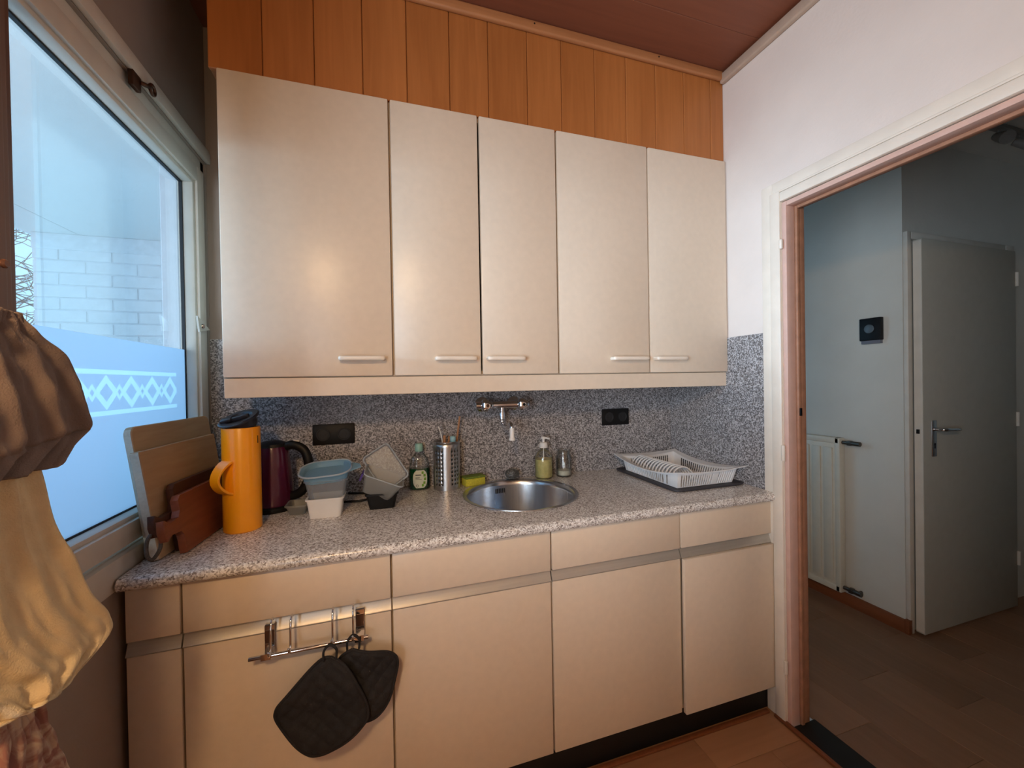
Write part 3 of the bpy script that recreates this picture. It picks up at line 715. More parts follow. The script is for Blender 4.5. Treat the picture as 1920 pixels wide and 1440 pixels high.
board('cutting_board', 'thick pale wooden cutting board with white end grain, second from the window', rr2(-.535, -.14, 0, L2, .004), F2, .022, M_boardl, M_boarde)
# two small dark boards with handles pointing towards the camera
def handled(s0, s1, t0, t1, hs, h0, h1):
    tm = (h0+h1)/2
    return [(s1, t0), (s1, t1), (s0+.012, t1), (s0, t1-.012), (s0, h1+.012), (s0-.01, h1-.004), (hs+.02, h1-.008), (hs, h1+.006), (hs-.006, tm), (hs, h0-.004), (hs+.02, h0+.006), (s0-.01, h0+.002), (s0, h0-.01), (s0, t0)]
F3, L3 = lean(-2.060, -2.082, ZC+.001, 1.09)
board('cutting_board', 'small very dark old wooden board with a handle, third from the window', handled(-.475, -.20, 0, .188, -.565, .075, .122), F3, .017, M_boardk)
F4, L4 = lean(-2.037, -2.060, ZC+.001, 1.06)
board('cutting_board', 'small reddish-brown wooden board with a stub handle, frontmost beside the orange jug', handled(-.50, -.235, 0, .160, -.572, .062, .108), F4, .019, M_boardd)
bm = B()
tube(bm, [(-2.068, -.555, .985), (-2.075, -.575, .965), (-2.074, -.58, .93), (-2.066, -.572, .915), (-2.052, -.566, .94), (-2.054, -.56, .97), (-2.06, -.557, .985)], .0045, 8, 5)
tag(link('board_cord', bm, M_cordt, None, True), 'grey cord loop tied through the handle of a dark cutting board', 'cord')

# --- orange jug
TX, TY, TR = -1.934, -.333, .0535
o = thing('vacuum_jug', (TX, TY, ZC), 'tall orange vacuum jug with a dark lid beside the cutting boards', 'jug')
bm = B(); lathe(bm, [(TR-.004, .0), (TR, .004), (TR, .325), (TR-.002, .33), (TR-.007, .33), (TR-.007, .25)], (TX, TY, ZC), 48, cap=(True, False)); lathe(bm, [(TR-.007, .25), (.002, .25)], (TX, TY, ZC), 48, cap=(False, False)); link('body', recalc(bm), M_orange, o, 40)
# curved band handle on the camera-left side
bm = B(); ha = math.radians(240); dv = Vector((math.cos(ha), math.sin(ha), 0)); sv = Vector((-dv.y, dv.x, 0))
arc = []
for k in range(17):
    t_ = k/16; a = PI*t_; arc.append((math.sin(a)**.7*.044, .215-.1*t_-.0*a))
loops = []
for dr, h in arc:
    c_ = Vector((TX, TY, ZC+h+.012))+dv*(TR-.003+dr); 
    loops.append((c_, dr))
rows = []
for i, (c_, dr) in enumerate(loops):
    tng = (loops[min(i+1, 16)][0]-loops[max(i-1, 0)][0]).normalized(); nn = sv.cross(tng).normalized()
    wd = .021-.005*math.sin(PI*i/16)
    rows.append([c_+sv*wd+nn*.0035, c_-sv*wd+nn*.0035, c_-sv*wd-nn*.0035, c_+sv*wd-nn*.0035])
loft(bm, rows); bmesh.ops.bevel(bm, geom=bm.edges[:], offset=.001, segments=1, affect='EDGES'); link('handle', recalc(bm), M_orange, o, 40)
lidR = Matrix.Rotation(math.radians(-15), 3, 'Y') @ Matrix.Rotation(math.radians(20), 3, 'X')
bm = B(); t = B(); lathe(t, [(.043, -.012), (.046, .0), (.046, .014), (.058, .018), (.059, .022), (.055, .025), (.04, .024), (.034, .017), (.012, .015)], (0, 0, 0), 40)
bx(t, (-.030, -.006, .015), (.030, .006, .029), .004)
for v in t.verts: v.co = lidR @ v.co + Vector((TX+.002, TY, ZC+.340))
add(bm, t); ld = link('lid', recalc(bm), M_lidblk, o, 40)
bm = B(); t = B(); bx(t, (-.05, -.016, .022), (-.018, .016, .032), .004); 
for v in t.verts: v.co = lidR @ v.co + Vector((TX+.002, TY, ZC+.340))
add(bm, t); link('spout_lip', bm, M_lidblk, ld, 40)
a = math.radians(-18); p = Vector((TX+TR*math.cos(a), TY+TR*math.sin(a), ZC+.29))
box('print_mark', p+Vector((-.0015, -.002, -.012)), p+Vector((.0008, .002, .012)), M_black, o, 0)

# --- kettle
KX, KY = -1.893, -.135
o = thing('kettle', (KX, KY, ZC), 'dark aubergine electric kettle with black loop handle behind the orange jug', 'kettle')
bm = B(); lathe(bm, [(.07, .0), (.072, .004), (.072, .016), (.066, .02)], (KX, KY, ZC), 40); link('power_base', bm, M_black, o, 40)
bm = B(); lathe(bm, [(.064, .021), (.067, .03), (.066, .08), (.061, .15), (.055, .215), (.05, .235)], (KX, KY, ZC), 44); link('jug_body', bm, M_purple, o, 40)
bm = B(); lathe(bm, [(.052, .235), (.05, .246), (.03, .254), (.012, .256)], (KX, KY, ZC), 40); bx(bm, (KX-.075, KY-.018, ZC+.205), (KX-.045, KY+.018, ZC+.24), .008); link('lid', recalc(bm), M_black, o, 40)
bm = B(); tube(bm, [(KX+.045, KY-.01, ZC+.232), (KX+.075, KY-.018, ZC+.238), (KX+.112, KY-.025, ZC+.215), (KX+.126, KY-.028, ZC+.16), (KX+.12, KY-.028, ZC+.10), (KX+.095, KY-.022, ZC+.06), (KX+.058, KY-.012, ZC+.045)], .0145, 12, 6, flat=1.15); h = link('handle', bm, M_black, o, True)
box('switch', (KX+.075, KY-.034, ZC+.252), (KX+.098, KY-.012, ZC+.259), plain('switch_grey', (190, 188, 184), .4), h, .003, rot=Matrix.Rotation(.25, 3, 'Y'))
bm = B(); tube(bm, [(KX+.06, KY-.03, ZC+.008), (KX+.10, KY-.06, ZC+.006), (KX+.16, KY-.04, ZC+.006), (KX+.24, KY-.02, ZC+.006), (KX+.31, KY-.03, ZC+.007), (KX+.36, KY+.0, ZC+.012), (KX+.345, KY+.07, ZC+.006), (KX+.25, KY+.105, ZC+.006)], .0045, 8, 6); link('power_cord', bm, M_black, o, True)

# --- stack of tubs beside the kettle
bm = B(); tub(bm, (-1.694, -.272, ZC), (.05, .04), (.0585, .047), .068, .003, .012)
tag(link('plastic_tub', recalc(bm), M_white, None, 40), 'small opaque white plastic tub at the bottom of the stack by the kettle', 'tub')
o = thing('lidded_box', (-1.69, -.262, ZC+.02), 'clear plastic box with a blue lid, standing in the white tub', 'box')
bm = B(); tub(bm, (-1.690, -.262, ZC+.012), (.046, .036), (.068, .052), .118, .002, .014); link('clear_body', recalc(bm), M_clear, o, 40)
LT = Matrix.Translation((-1.692, -.262, ZC+.132)) @ Matrix.Rotation(math.radians(-3), 4, 'Y') @ Matrix.Rotation(math.radians(13), 4, 'X')
bm = B(); Lp = lambda hx, hy, z_, r_: [LT @ Vector((x, y, z_)) for x, y in rrect(hx, hy, r_, 8)]
loft(bm, [Lp(.066, .05, -.002, .03), Lp(.069, .053, .0, .03), Lp(.074, .058, .022, .034), Lp(.084, .066, .026, .05), Lp(.086, .068, .030, .052), Lp(.082, .064, .033, .05), Lp(.074, .056, .028, .045), Lp(.070, .052, .016, .04)])
ld = link('blue_lid', recalc(bm), M_blue, o, 40)
bm = B(); rp = [LT @ Vector((x, y, .032)) for x, y in rrect(.085, .067, .051, 8)]; tube(bm, rp+[rp[0]], .0032, 6); link('lid_rim', bm, M_rimc, ld, True)
bm = B(); t_ = [(.06, -.05), (.118, -.012), (.112, .012), (.055, .055)]
prism(bm, t_, lambda x, y: LT @ Vector((x, y, .025)), lambda x, y: LT @ Vector((x, y, .030))); link('lid_tab', recalc(bm), M_blue, ld)
o = tag(link('shallow_tray', recalc(tub(B(), (-1.795, -.215, ZC+.001), (.025, .03), (.034, .042), .036, .002, .012)), M_clear2, None, 40), 'shallow clear tray half hidden between kettle and white tub', 'tray')

# --- black tub with clear boxes
bm = B(); tub(bm, (-1.506, -.242, ZC), (.044, .036), (.0555, .045), .058, .003, .01)
tag(link('plastic_tub', recalc(bm), M_black, None, 40), 'small black plastic tub under the tilted clear boxes', 'tub')
TM = Matrix.Translation((-1.523, -.245, ZC+.055)) @ Matrix.Rotation(math.radians(24), 4, 'Y') @ Matrix.Rotation(math.radians(10), 4, 'X')
o = thing('clear_box', (-1.523, -.245, ZC+.05), 'empty milky clear plastic box tipped over inside the black tub', 'box')
bm = B(); tub(bm, None, (.052, .04), (.07, .054), .072, .002, .014, .004, lambda p: TM @ Vector(p)); link('box_body', recalc(bm), M_clear2, o, 40)
bm = B(); rp = [TM @ Vector((x, y, .070)) for x, y in rrect(.073, .057, .017, 5)]; tube(bm, rp+[rp[0]], .0024, 6); link('box_rim', bm, M_rimc, o, True)
bm = B(); t = B(); bx(t, (-.079, -.02, .028), (-.0725, .022, .056), .001)
for v in t.verts: v.co = TM @ v.co
add(bm, t); link('sticker', bm, M_tag, o)
TL = Matrix.Translation((-1.490, -.215, ZC+.140)) @ Matrix.Rotation(math.radians(6), 4, 'Z') @ Matrix.Rotation(math.radians(-31), 4, 'Y') @ Matrix.Rotation(math.radians(70), 4, 'X')
o = thing('box_lid', (-1.495, -.20, ZC+.06), 'clear rectangular box lid propped upright in the tipped clear box', 'lid')
bm = B(); Lp = lambda hx, hy, z_, r_: [TL @ Vector((x, y, z_)) for x, y in rrect(hx, hy, r_, 5)]
loft(bm, [Lp(.047, .07, .0, .012), Lp(.054, .077, .0, .014), Lp(.055, .078, .004, .014), Lp(.055, .078, .010, .014), Lp(.050, .073, .011, .012), Lp(.048, .071, .006, .012), Lp(.04, .063, .006, .01)], True, True)
link('lid_panel', recalc(bm), M_clear, o, 40)
bm = B(); rp = [TL @ Vector((x, y, .008)) for x, y in rrect(.054, .077, .014, 5)]; tube(bm, rp+[rp[0]], .0028, 6); link('lid_rim', bm, M_rimc, o, True)
bm = B(); Lo = lambda hx, hy, z_, r_: [TL @ Vector((x, y, z_)) for x, y in rrect(hx, hy, r_, 5)]
loft(bm, [Lo(.0485, .0715, .0115, .011), Lo(.0495, .0725, .0115, .011), Lo(.0495, .0725, .013, .011), Lo(.0485, .0715, .013, .011), Lo(.0485, .0715, .0115, .011)], False, False); link('seal', recalc(bm), plain('seal_dark', (70, 70, 92), .5), o)

# --- dish soap
DX, DYs = -1.352, -.043
o = thing('dish_soap_bottle', (DX, DYs, ZC), 'dish soap bottle half full of green liquid with a pale label', 'bottle')
bm = B(); lathe(bm, [(.040, .0), (.044, .006), (.044, .075), (.043, .10), (.038, .13), (.026, .15), (.015, .158), (.014, .17)], (DX, DYs, ZC), 36, sy=.6); link('bottle_shell', bm, M_bottle, o, 40)
bm = B(); lathe(bm, [(.038, .003), (.0425, .008), (.0425, .075), (.042, .092)], (DX, DYs, ZC), 36, sy=.57); link('green_liquid', bm, M_green, o, 40)
bm = B(); lathe(bm, [(.017, .165), (.018, .168), (.0175, .188), (.0145, .198), (.004, .2)], (DX, DYs, ZC), 20); link('cap', bm, M_mint, o, 40)
def on_bottle(x, z_, k=0):   # point on the bottle's front
    return Vector((DX+x, DYs-.6*math.sqrt(max(.0446**2-x*x, 1e-6))-k, ZC+z_))
bm = B(); rows = []
for i in range(13):
    z_ = .010+.076*i/12; u = (z_-.048)/.038; wdt = .03*(1-abs(u)**3.2*.45)
    rows.append([on_bottle(-wdt*1.0+.001+2*wdt*k/8, z_, .0008) for k in range(9)])
V = [[bm.verts.new(p) for p in r] for r in rows]
for a, b in zip(V, V[1:]):
    for k in range(8): bm.faces.new((a[k], a[k+1], b[k+1], b[k]))
lb = link('front_label', recalc(bm), M_label, o, True)
def labelbar(name, x0, x1, z_, h_, mat):
    bm = B(); V = [[bm.verts.new(on_bottle(x0+(x1-x0)*k/4, zz, .0016)) for k in range(5)] for zz in (z_, z_+h_)]
    for k in range(4): bm.faces.new((V[0][k], V[0][k+1], V[1][k+1], V[1][k]))
    link(name, recalc(bm), mat, lb)
labelbar('print_line', -.019, .005, .064, .0042, M_ink); labelbar('print_line', -.019, -.001, .053, .0028, M_ink); labelbar('print_line', -.019, .008, .046, .0012, M_ink)
for k, (x_, z_) in enumerate(((.012, .07), (.02, .058), (.022, .042), (.019, .026), (.012, .016))): labelbar('leaf_print', x_-.005, x_+.004, z_, .011, M_leaf)
bm = B(); ring = [on_bottle(-.012+.005*math.cos(a), .02+.005*math.sin(a), .002) for a in [2*PI*k/16 for k in range(17)]]; tube(bm, ring, .0008, 5); link('print_ring', bm, M_ink, lb)

# --- perforated utensil holder
CX, CY, CR, CH = -1.236, -.022-.045, .058, .205
o = thing('utensil_holder', (CX, CY, ZC), 'perforated steel cylinder holding kitchen utensils', 'utensil holder')
bm = B(); ncol = 100; zs = [0, .02]
for k in range(9): zs += [.022+k*.0175, .022+k*.0175+.0072]
zs += [.185, CH]
zs = sorted(set(zs))
rows = [[bm.verts.new((CX+CR*math.cos(2*PI*(i-1.7)/ncol), CY+CR*math.sin(2*PI*(i-1.7)/ncol), ZC+zv)) for i in range(ncol)] for zv in zs]
grp = {0, 1, 4, 5, 8, 9}
for r_ in range(len(zs)-1):
    holes = 2 <= r_ <= 18 and (r_ % 2 == 0)
    for i in range(ncol):
        if holes and (i % 20) in grp: continue
        j = (i+1) % ncol; bm.faces.new((rows[r_][i], rows[r_][j], rows[r_+1][j], rows[r_+1][i]))
bm.faces.new(rows[0][::-1])
cy = link('perforated_cylinder', bm, M_cup, o, 40)
sm = cy.modifiers.new('wall', 'SOLIDIFY'); sm.thickness = .0012; sm.offset = -1
bm = B(); tube(bm, [Vector((CX+CR*math.cos(a), CY+CR*math.sin(a), ZC+CH)) for a in [2*PI*k/48 for k in range(49)]], .0016, 6); link('rolled_rim', bm, M_chrome, o, True)
def utensil(name, label, cat, fn, mat):
    return tag(link(name, fn(B()), mat, None, True), label, cat, 'utensils in the steel holder')
utensil('brush_handle', 'white plastic handle leaning left in the steel holder', 'brush', lambda b: tube(b, [(CX+.005, CY, ZC+.01), (CX-.018, CY-.012, ZC+.2), (CX-.028, CY-.018, ZC+.25), (CX-.036, CY-.02, ZC+.272)], [.005, .006, .008, .004], 10, 3, flat=.6), M_white)
utensil('wooden_spoon', 'short wooden spoon handle in the middle of the steel holder', 'spoon', lambda b: tube(b, [(CX+.01, CY+.01, ZC+.01), (CX-.008, CY-.01, ZC+.18), (CX-.01, CY-.012, ZC+.232)], .0075, 10, 3, flat=.8), M_wspoon)
utensil('wooden_spatula', 'brown wooden spatula handle beside the blue-tipped brush', 'spatula', lambda b: tube(b, [(CX-.01, CY+.02, ZC+.01), (CX+.008, CY+.0, ZC+.18), (CX+.012, CY-.004, ZC+.225)], .0075, 10, 3, flat=.6), M_wspoon)
utensil('wooden_stick', 'long thin wooden stick, tallest in the steel holder', 'stick', lambda b: tube(b, [(CX+.02, CY+.02, ZC+.01), (CX+.048, CY+.012, ZC+.2), (CX+.062, CY+.005, ZC+.31)], .0045, 8, 3), M_wspoon)
utensil('dish_brush', 'pale blue handle end in the right of the steel holder', 'brush', lambda b: lathe(b, [(.006, .01), (.007, .19), (.012, .205), (.013, .222), (.009, .228)], (CX+.026, CY-.018, ZC), 16), plain('pale_blue_plastic', (150, 196, 206), .35))

# --- sponge, scourer
o = thing('sponge', (-1.115, -.05, ZC), 'yellow sponge with green pad lying by the sink edge', 'sponge')
Rz = Matrix.Rotation(math.radians(14), 3, 'Z')
box('foam', (-1.165, -.085, ZC), (-1.068, -.03, ZC+.034), M_sponge, o, .006, rot=Rz)
box('scour_pad', (-1.165, -.085, ZC+.0335), (-1.068, -.03, ZC+.042), M_spongeg, o, .003, rot=Rz)
bm = B(); rg = random.Random(5); c0 = Vector((-.93, -.045, ZC+.03))
for k in range(60):
    d = Vector((rg.gauss(0, 1), rg.gauss(0, 1), rg.gauss(0, 1))).normalized(); e = d.orthogonal().normalized(); e = Matrix.Rotation(rg.uniform(0, 6), 3, d) @ e; g = d.cross(e)
    rr_ = rg.uniform(.012, .03); off = d*rg.uniform(0, .012)
    pts = [c0+off+Vector(((e.x*math.cos(a)+g.x*math.sin(a))*rr_*1.2, (e.y*math.cos(a)+g.y*math.sin(a))*rr_, (e.z*math.cos(a)+g.z*math.sin(a))*rr_*.8)) for a in [2*PI*j/12 for j in range(rg.randint(8, 13))]]
    for p in pts: p.z = max(p.z, ZC+.002); p.y = min(p.y, -.012)
    tube(bm, pts, .0016, 4)
tag(link('steel_wool', bm, M_wool), 'ball of dark grey steel wool behind the sink', 'scourer')

# --- soap dispenser and jar
PX, PY = -.7715, -.05
o = thing('soap_dispenser', (PX, PY, ZC), 'clear pump bottle filled with yellowish hand soap', 'dispenser')
bm = B(); lathe(bm, [(.038, .0), (.0425, .006), (.0425, .098), (.038, .115), (.022, .13), (.0165, .136), (.0165, .146)], (PX, PY, ZC), 36); link('bottle', bm, M_bottle, o, 40)
bm = B(); lathe(bm, [(.036, .003), (.041, .008), (.041, .09)], (PX, PY, ZC), 36); link('hand_soap', bm, M_soapy, o, 40)
bm = B(); lathe(bm, [(.019, .143), (.02, .146), (.0195, .163), (.016, .168), (.006, .17), (.006, .182), (.011, .184), (.0115, .193), (.008, .196)], (PX, PY, ZC), 24); tube(bm, [(PX, PY, ZC+.189), (PX+.01, PY-.012, ZC+.19), (PX+.022, PY-.024, ZC+.186)], .0045, 8); link('pump_head', bm, M_white, o, 40)
bm = B(); tube(bm, [(PX, PY, ZC+.02), (PX, PY, ZC+.145)], .003, 8); link('dip_tube', bm, M_white, o)
JX, JY = -.668, -.052
o = thing('glass_jar', (JX, JY, ZC), 'small open glass jar with a little white paste in it', 'jar')
bm = B(); lathe(bm, [(.034, .0), (.038, .005), (.038, .092), (.036, .101), (.031, .108), (.031, .126), (.0325, .128), (.029, .1285), (.028, .105), (.035, .09), (.035, .006), (.01, .004)], (JX, JY, ZC), 36, cap=(True, False)); link('jar_glass', recalc(bm), M_bottle, o, 40)
bm = B(); lathe(bm, [(.03, .0045), (.0345, .008), (.0345, .028), (.02, .031)], (JX, JY, ZC), 32); link('paste', bm, M_milk, o, 40)

# --- dish rack on a dark mat
o = thing('drip_mat', (-.19, -.26, ZC), 'dark grey rubber mat under the white dish rack', 'mat')
bm = B(); lp = lambda hx, hy, z_, r_: [Vector((-.196+x, -.262+y, z_)) for x, y in rrect(hx, hy, r_, 6)]
loft(bm, [lp(.178, .226, ZC+.0005, .03), lp(.182, .23, ZC+.004, .03), lp(.182, .23, ZC+.010, .03), lp(.176, .224, ZC+.0105, .026), lp(.174, .222, ZC+.006, .026)]); link('mat_tray', recalc(bm), M_tray, o, 40)
RZ0, RZ1 = ZC+.0075, ZC+.082
o = thing('dish_rack', (-.2, -.26, RZ0), 'white plastic dish rack with curved rim and plate slots', 'dish rack')
bxa, bxb, bya, byb = -.342, -.055, -.455, -.085      # bottom rectangle
txa, txb, tya, tyb = -.384, -.012, -.503, -.040      # rim rectangle
def rimz(s): return RZ1-.028*(1-(2*s-1)**2)          # long sides sag in the middle
def rimz2(s): return RZ1-.010*(1-(2*s-1)**2)
def side(P0, P1, Q0, Q1, sag, nb, solid):
    """bars between bottom edge P0-P1 and rim Q0-Q1; `solid` = fractions that stay closed"""
    bm = B(); P0, P1, Q0, Q1 = map(Vector, (P0, P1, Q0, Q1))
    inn = Vector((-.2, -.27, 0))
    def quad(s0, s1, f0, f1):
        pts = []
        for off in (0, 1):
            for s, f_ in ((s0, f0), (s1, f0), (s1, f1), (s0, f1)):
                b = P0.lerp(P1, s); t = Q0.lerp(Q1, s); t.z = sag(s)
                p = b.lerp(t, f_*.92)
                if off: d = (inn-p); d.z = 0; p = p+d.normalized()*.003
                pts.append(bm.verts.new(p))
        for f_ in ((0, 1, 2, 3), (7, 6, 5, 4), (0, 4, 5, 1), (1, 5, 6, 2), (2, 6, 7, 3), (3, 7, 4, 0)): bm.faces.new([pts[i] for i in f_])
    N = 24
    for k in range(N): quad(k/N, (k+1)/N, .84, 1.0)
    for k in range(N): quad(k/N, (k+1)/N, 0, .06)
    for k in range(nb):
        s = k/nb; sm_ = s+.5/nb
        if any(a <= sm_ <= b for a, b in solid): quad(s, s+1/nb, .06, .84)
        else: quad(s, s+.44/nb, .06, .84)
    return recalc(bm)
A_, B_, C_, D_ = (bxa, bya, RZ0), (bxb, bya, RZ0), (bxb, byb, RZ0), (bxa, byb, RZ0)
a_, b_, c_, d_ = (txa+.03, tya+.028, 0), (txb-.03, tya+.028, 0), (txb-.03, tyb-.028, 0), (txa+.03, tyb-.028, 0)
link('side_wall', side(A_, B_, a_, b_, rimz2, 25, [(0, .04), (.62, .68), (.96, 1)]), M_rack, o)
link('side_wall', side(B_, C_, b_, c_, rimz, 28, [(0, .08), (.86, 1)]), M_rack, o)
link('side_wall', side(D_, C_, d_, c_, rimz2, 25, [(0, .1), (.9, 1)]), M_rack, o)
link('side_wall', side(A_, D_, a_, d_, rimz, 28, [(0, .14), (.18, .22), (.92, 1)]), M_rack, o)
bm = B()   # flared rim
def rimstrip(Q0, Q1, O0, O1, sag):
    Q0, Q1, O0, O1 = map(Vector, (Q0, Q1, O0, O1)); N = 20; rows = []
    for k in range(N+1):
        s = k/N; q = Q0.lerp(Q1, s); q.z = sag(s)-.004; e = O0.lerp(O1, s); e.z = sag(s)+.004
        rows.append([q, e, e+Vector((0, 0, -.003)), q+Vector((0, 0, -.003))])
    loft(bm, rows)
rimstrip(a_, b_, (txa, tya, 0), (txb, tya, 0), rimz2); rimstrip(b_, c_, (txb, tya, 0), (txb, tyb, 0), rimz)
rimstrip(c_, d_, (txb, tyb, 0), (txa, tyb, 0), rimz2); rimstrip(d_, a_, (txa, tyb, 0), (txa, tya, 0), rimz)
link('rim', recalc(bm), M_rack, o, 40)
bm = B()
for k in range(22): bx(bm, (bxa, bya+(byb-bya)*k/22, RZ0), (bxb, bya+(byb-bya)*k/22+.006, RZ0+.003))
for k in range(5): bx(bm, (bxa+(bxb-bxa-.008)*k/4, bya, RZ0+.0005), (bxa+(bxb-bxa-.008)*k/4+.008, byb, RZ0+.0035))
link('rack_bottom', bm, M_rack, o)
for k in range(14):   # arched plate ribs
    yy = -.40+.0225*k
    bm = B(); pts = []
    for j in range(15):
        a = PI*j/14; pts.append((-.262-.062*math.cos(a), yy+.012*math.sin(a), RZ0+.003+.066*math.sin(a)))
    tube(bm, pts, .0048, 6, 0, flat=.8); link('plate_rib', bm, M_rack, o, True)

# --- hook rail with pot holders
o = thing('hook_rail', (-1.69, -.63, .645), 'chrome hook rail hanging from the cabinet grip', 'rail')
ry = -.647
bm = B(); tube(bm, [(-1.835, ry, .653), (-1.545, ry, .653)], .0055, 12); link('bar', bm, M_chrome, o, 40)
for xx in (-1.795, -1.568):
    bm = B(); hw = .0115
    for lo, hi in (((xx-hw, -.612, .712), (xx+hw, -.595, .714)), ((xx-hw, -.614, .648), (xx+hw, -.6125, .714)), ((xx-hw, -.654, .6465), (xx+hw, -.6125, .648)), ((xx-hw, -.6545, .6465), (xx+hw, -.653, .662))): bx(bm, lo, hi, 0)
    br = link('bracket', bm, M_chrome, o)
    box('bracket_face', (xx-hw+.001, -.6155, .668), (xx+hw-.001, -.6142, .702), M_brass, br, 0)
for k, xx in enumerate((-1.783, -1.7365, -1.635, -1.583)):
    bm = B(); tube(bm, [(xx, ry+.006, .648), (xx, ry+.009, .66), (xx, ry, .664), (xx, ry-.008, .657), (xx, ry-.008, .72), (xx, ry-.006, .735), (xx, ry+.002, .738)][::-1] if False else
                   [(xx, -.622, .735), (xx, -.632, .742), (xx, -.644, .737), (xx, -.652, .72), (xx, -.655, .69), (xx, -.657, .672), (xx, -.666, .664), (xx, -.675, .668), (xx, -.678, .68)], .0028, 8, 4)
    hk = link('hook', bm, M_chrome, o, True)
def potholder(name, label, loopc, pts2, y_, th, seed):
    o = thing(name, (loopc[0], y_, loopc[1]), label, 'pot holder', 'black pot holders on the hook rail')
    P = smoothpts([(p[0], 0, p[1]) for p in pts2]+[(pts2[0][0], 0, pts2[0][1])], 12)[:-1]
    cx_ = sum(p.x for p in P)/len(P); cz_ = sum(p.z for p in P)/len(P)
    bm = B(); rings = [1, .985, .95]+[.92-.04*k for k in range(22)]
    def surf(sgn):
        rows = []
        for r_ in rings:
            row = []
            for p in P:
                x_, z_ = cx_+(p.x-cx_)*r_, cz_+(p.z-cz_)*r_
                u = (x_+z_)/.042; v = (x_-z_)/.042
                q = .0055*(abs(math.sin(PI*u))**.5*abs(math.sin(PI*v))**.5)
                wv = .006*math.sin(x_*38+seed)+.004*math.sin(z_*44+seed*2)
                row.append(Vector((x_, y_+wv+sgn*(th*(0 if r_ == 1 else (.6 if r_ > .95 else 1))+ (q if r_ < .95 else 0)), z_)))
            rows.append(row)
        return rows
    f_, b_ = surf(-1), surf(1)
    loft(bm, list(reversed(b_)) + f_[1:], True, True)
    pad = link('pad', recalc(bm), M_pot, o, True)
    bm = B(); tube(bm, [Vector((p.x, y_+.006*math.sin(p.x*38+seed)+.004*math.sin(p.z*44+seed*2), p.z)) for p in P]+[Vector((P[0].x, y_+.006*math.sin(P[0].x*38+seed)+.004*math.sin(P[0].z*44+seed*2), P[0].z))], .0042, 6); link('piping', bm, M_pot, o, True)
    bm = B(); lx, lz = loopc; tube(bm, [(lx-.016, y_, lz-.036), (lx-.015, y_-.003, lz-.01), (lx, y_-.006, lz+.006), (lx+.015, y_-.003, lz-.01), (lx+.014, y_, lz-.036)], .005, 8, 5, flat=.6); link('hanging_loop', bm, M_pot, o, True)
potholder('pot_holder', 'black quilted pot holder behind, hanging from the right hook', (-1.582, .672), [(-1.585, .64), (-1.545, .625), (-1.492, .606), (-1.468, .575), (-1.478, .52), (-1.50, .462), (-1.535, .434), (-1.59, .446), (-1.635, .52), (-1.622, .61)], -.664, .004, 1)
potholder('pot_holder', 'large black quilted pot holder in front, hanging from the left hook', (-1.636, .678), [(-1.637, .645), (-1.602, .62), (-1.572, .565), (-1.547, .48), (-1.566, .447), (-1.63, .408), (-1.668, .396), (-1.70, .415), (-1.757, .505), (-1.762, .545), (-1.735, .578), (-1.665, .637)], -.697, .0045, 2.3)

# --- towels hanging by the window post
def towel(name, label, rows, x0, amp, nf, mat, seed, th=.003, group='towels hanging by the window'):
    """rows: (y_left, y_right, z_left, z_right) from top to bottom"""
    bm = B(); NU, sub = 64, 10; R_ = []
    pr = [Vector((a, b, 0)) for a, b, _, _ in rows]; zr = [Vector((c_, d_, 0)) for _, _, c_, d_ in rows]
    PR, ZR = smoothpts(pr, sub), smoothpts(zr, sub); n = len(PR); V = []
    rg = random.Random(seed); ph = [rg.uniform(0, 6) for _ in range(4)]
    for i in range(n):
        t = i/(n-1); row = []
        for k in range(NU+1):
            s = k/NU
            y_ = PR[i].x+(PR[i].y-PR[i].x)*s; z_ = ZR[i].x+(ZR[i].y-ZR[i].x)*s
            a_ = math.sin(s*nf*PI*2+ph[0]+t*1.2); b_ = math.sin(s*nf*PI*4.3+ph[1]-t*2.1)
            fold = (1-2*abs(a_)**.7)*.8+.4*(1-2*abs(b_)**.8)
            x_ = x0+amp*fold*(.35+.65*t)+.006*math.sin(t*7+ph[2]+s*3)+.0025*math.sin(s*23+t*17+ph[3])*math.sin(t*21+s*5)
            row.append(bm.verts.new((x_, y_, z_)))
        V.append(row)
    for a, b in zip(V, V[1:]):
        for k in range(NU): bm.faces.new((a[k], a[k+1], b[k+1], b[k]))
    ob = link(name, recalc(bm), mat, None, True)
    sd = ob.modifiers.new('thickness', 'SOLIDIFY'); sd.thickness = th; sd.offset = 0
    return tag(ob, label, 'towel', group)
towel('hand_towel', 'beige towel with a pointed corner, topmost on the brown pier',
      [(-1.255, -1.187, 1.456, 1.452), (-1.296, -1.174, 1.427, 1.431), (-1.338, -1.137, 1.385, 1.402), (-1.354, -1.107, 1.335, 1.356), (-1.354, -1.080, 1.285, 1.306), (-1.346, -1.082, 1.259, 1.295), (-1.338, -1.133, 1.247, 1.256)], -1.903, .012, 2.2, M_towel1, 4)
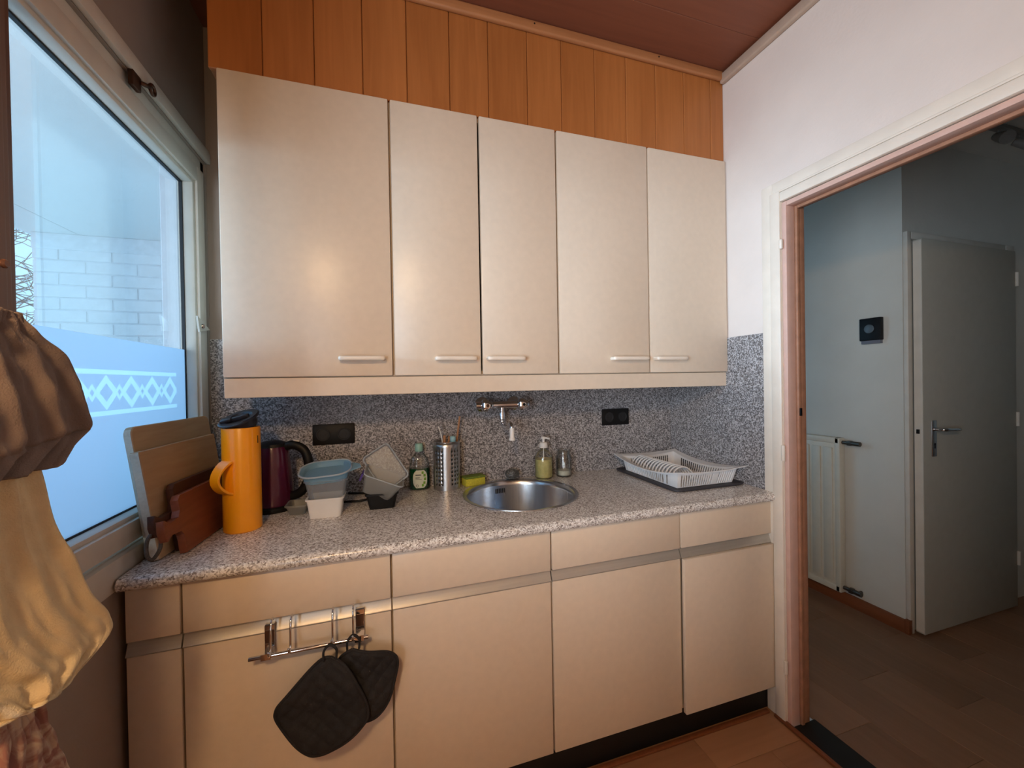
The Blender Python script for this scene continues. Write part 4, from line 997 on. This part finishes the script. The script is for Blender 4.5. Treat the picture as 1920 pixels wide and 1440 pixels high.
towel('bath_towel', 'long cream towel hanging below the beige one, gathered at its foot',
      [(-1.308, -1.192, 1.393, 1.393), (-1.325, -1.155, 1.310, 1.310), (-1.325, -1.143, 1.244, 1.244), (-1.325, -1.126, 1.161, 1.169), (-1.325, -1.101, 1.103, 1.111), (-1.308, -1.076, 1.053, 1.049), (-1.300, -1.036, 1.024, 0.999), (-1.267, -1.031, 1.003, 0.970), (-1.234, -1.084, 0.978, 0.955), (-1.213, -1.113, 0.970, 0.947), (-1.194, -1.152, 0.965, 0.952)], -1.917, .010, 2.0, M_towel2, 9)
towel('tea_towel', 'pink patterned cotton cloth spreading out below the cream towel',
      [(-1.205, -1.165, 0.995, 0.985), (-1.225, -1.142, 0.948, 0.93), (-1.27, -1.105, 0.885, 0.86), (-1.31, -1.07, 0.80, 0.79), (-1.325, -1.045, 0.71, 0.70), (-1.325, -1.035, 0.62, 0.61)], -1.932, .010, 2.6, M_towel3, 12)
o = thing('towel_hook', (-1.94, -1.2, 1.46), 'brass hook on the brown pier carrying the beige towel', 'hook')
bm = B(); tube(bm, [(-1.957, -1.268, 1.448), (-1.935, -1.268, 1.44), (-1.908, -1.268, 1.436), (-1.897, -1.268, 1.442), (-1.895, -1.268, 1.452)], .005, 8, 4); link('hook_arm', bm, M_brass, o, True)
box('hook_plate', (-1.958, -1.279, 1.42), (-1.953, -1.257, 1.458), M_brass, o, .002)

# --- lamp that lights the room (behind the camera)
LX, LY, LZ = -1.80, -2.25, 1.98
o = thing('pendant_lamp', (LX, LY, LZ), 'warm pendant lamp hanging from the ceiling near the added second window', 'lamp')
bm = B(); lathe(bm, [(.03, .2), (.05, .19), (.13, .035), (.133, .035), (.052, .195), (.03, .205)], (LX, LY, LZ), 36, cap=(False, False)); link('lamp_shade', recalc(bm), M_shade, o, 40)
bm = B(); tube(bm, [(LX, LY, LZ+.2), (LX, LY, ZCEIL)], .004, 8); link('cord', bm, M_black, o)
bm = B(); lathe(bm, [(.004, -.03), (.025, -.022), (.032, 0), (.025, .03), (.014, .06), (.014, .1)], (LX, LY, LZ+.085), 24); link('bulb', bm, M_bulb, o, True)
pl = bpy.data.lights.new('pendant_light', 'POINT'); pl.energy = 40; pl.color = (1.0, .64, .33); pl.shadow_soft_size = .085
po = bpy.data.objects.new('pendant_light', pl); COL.objects.link(po); po.location = (LX, LY, LZ)
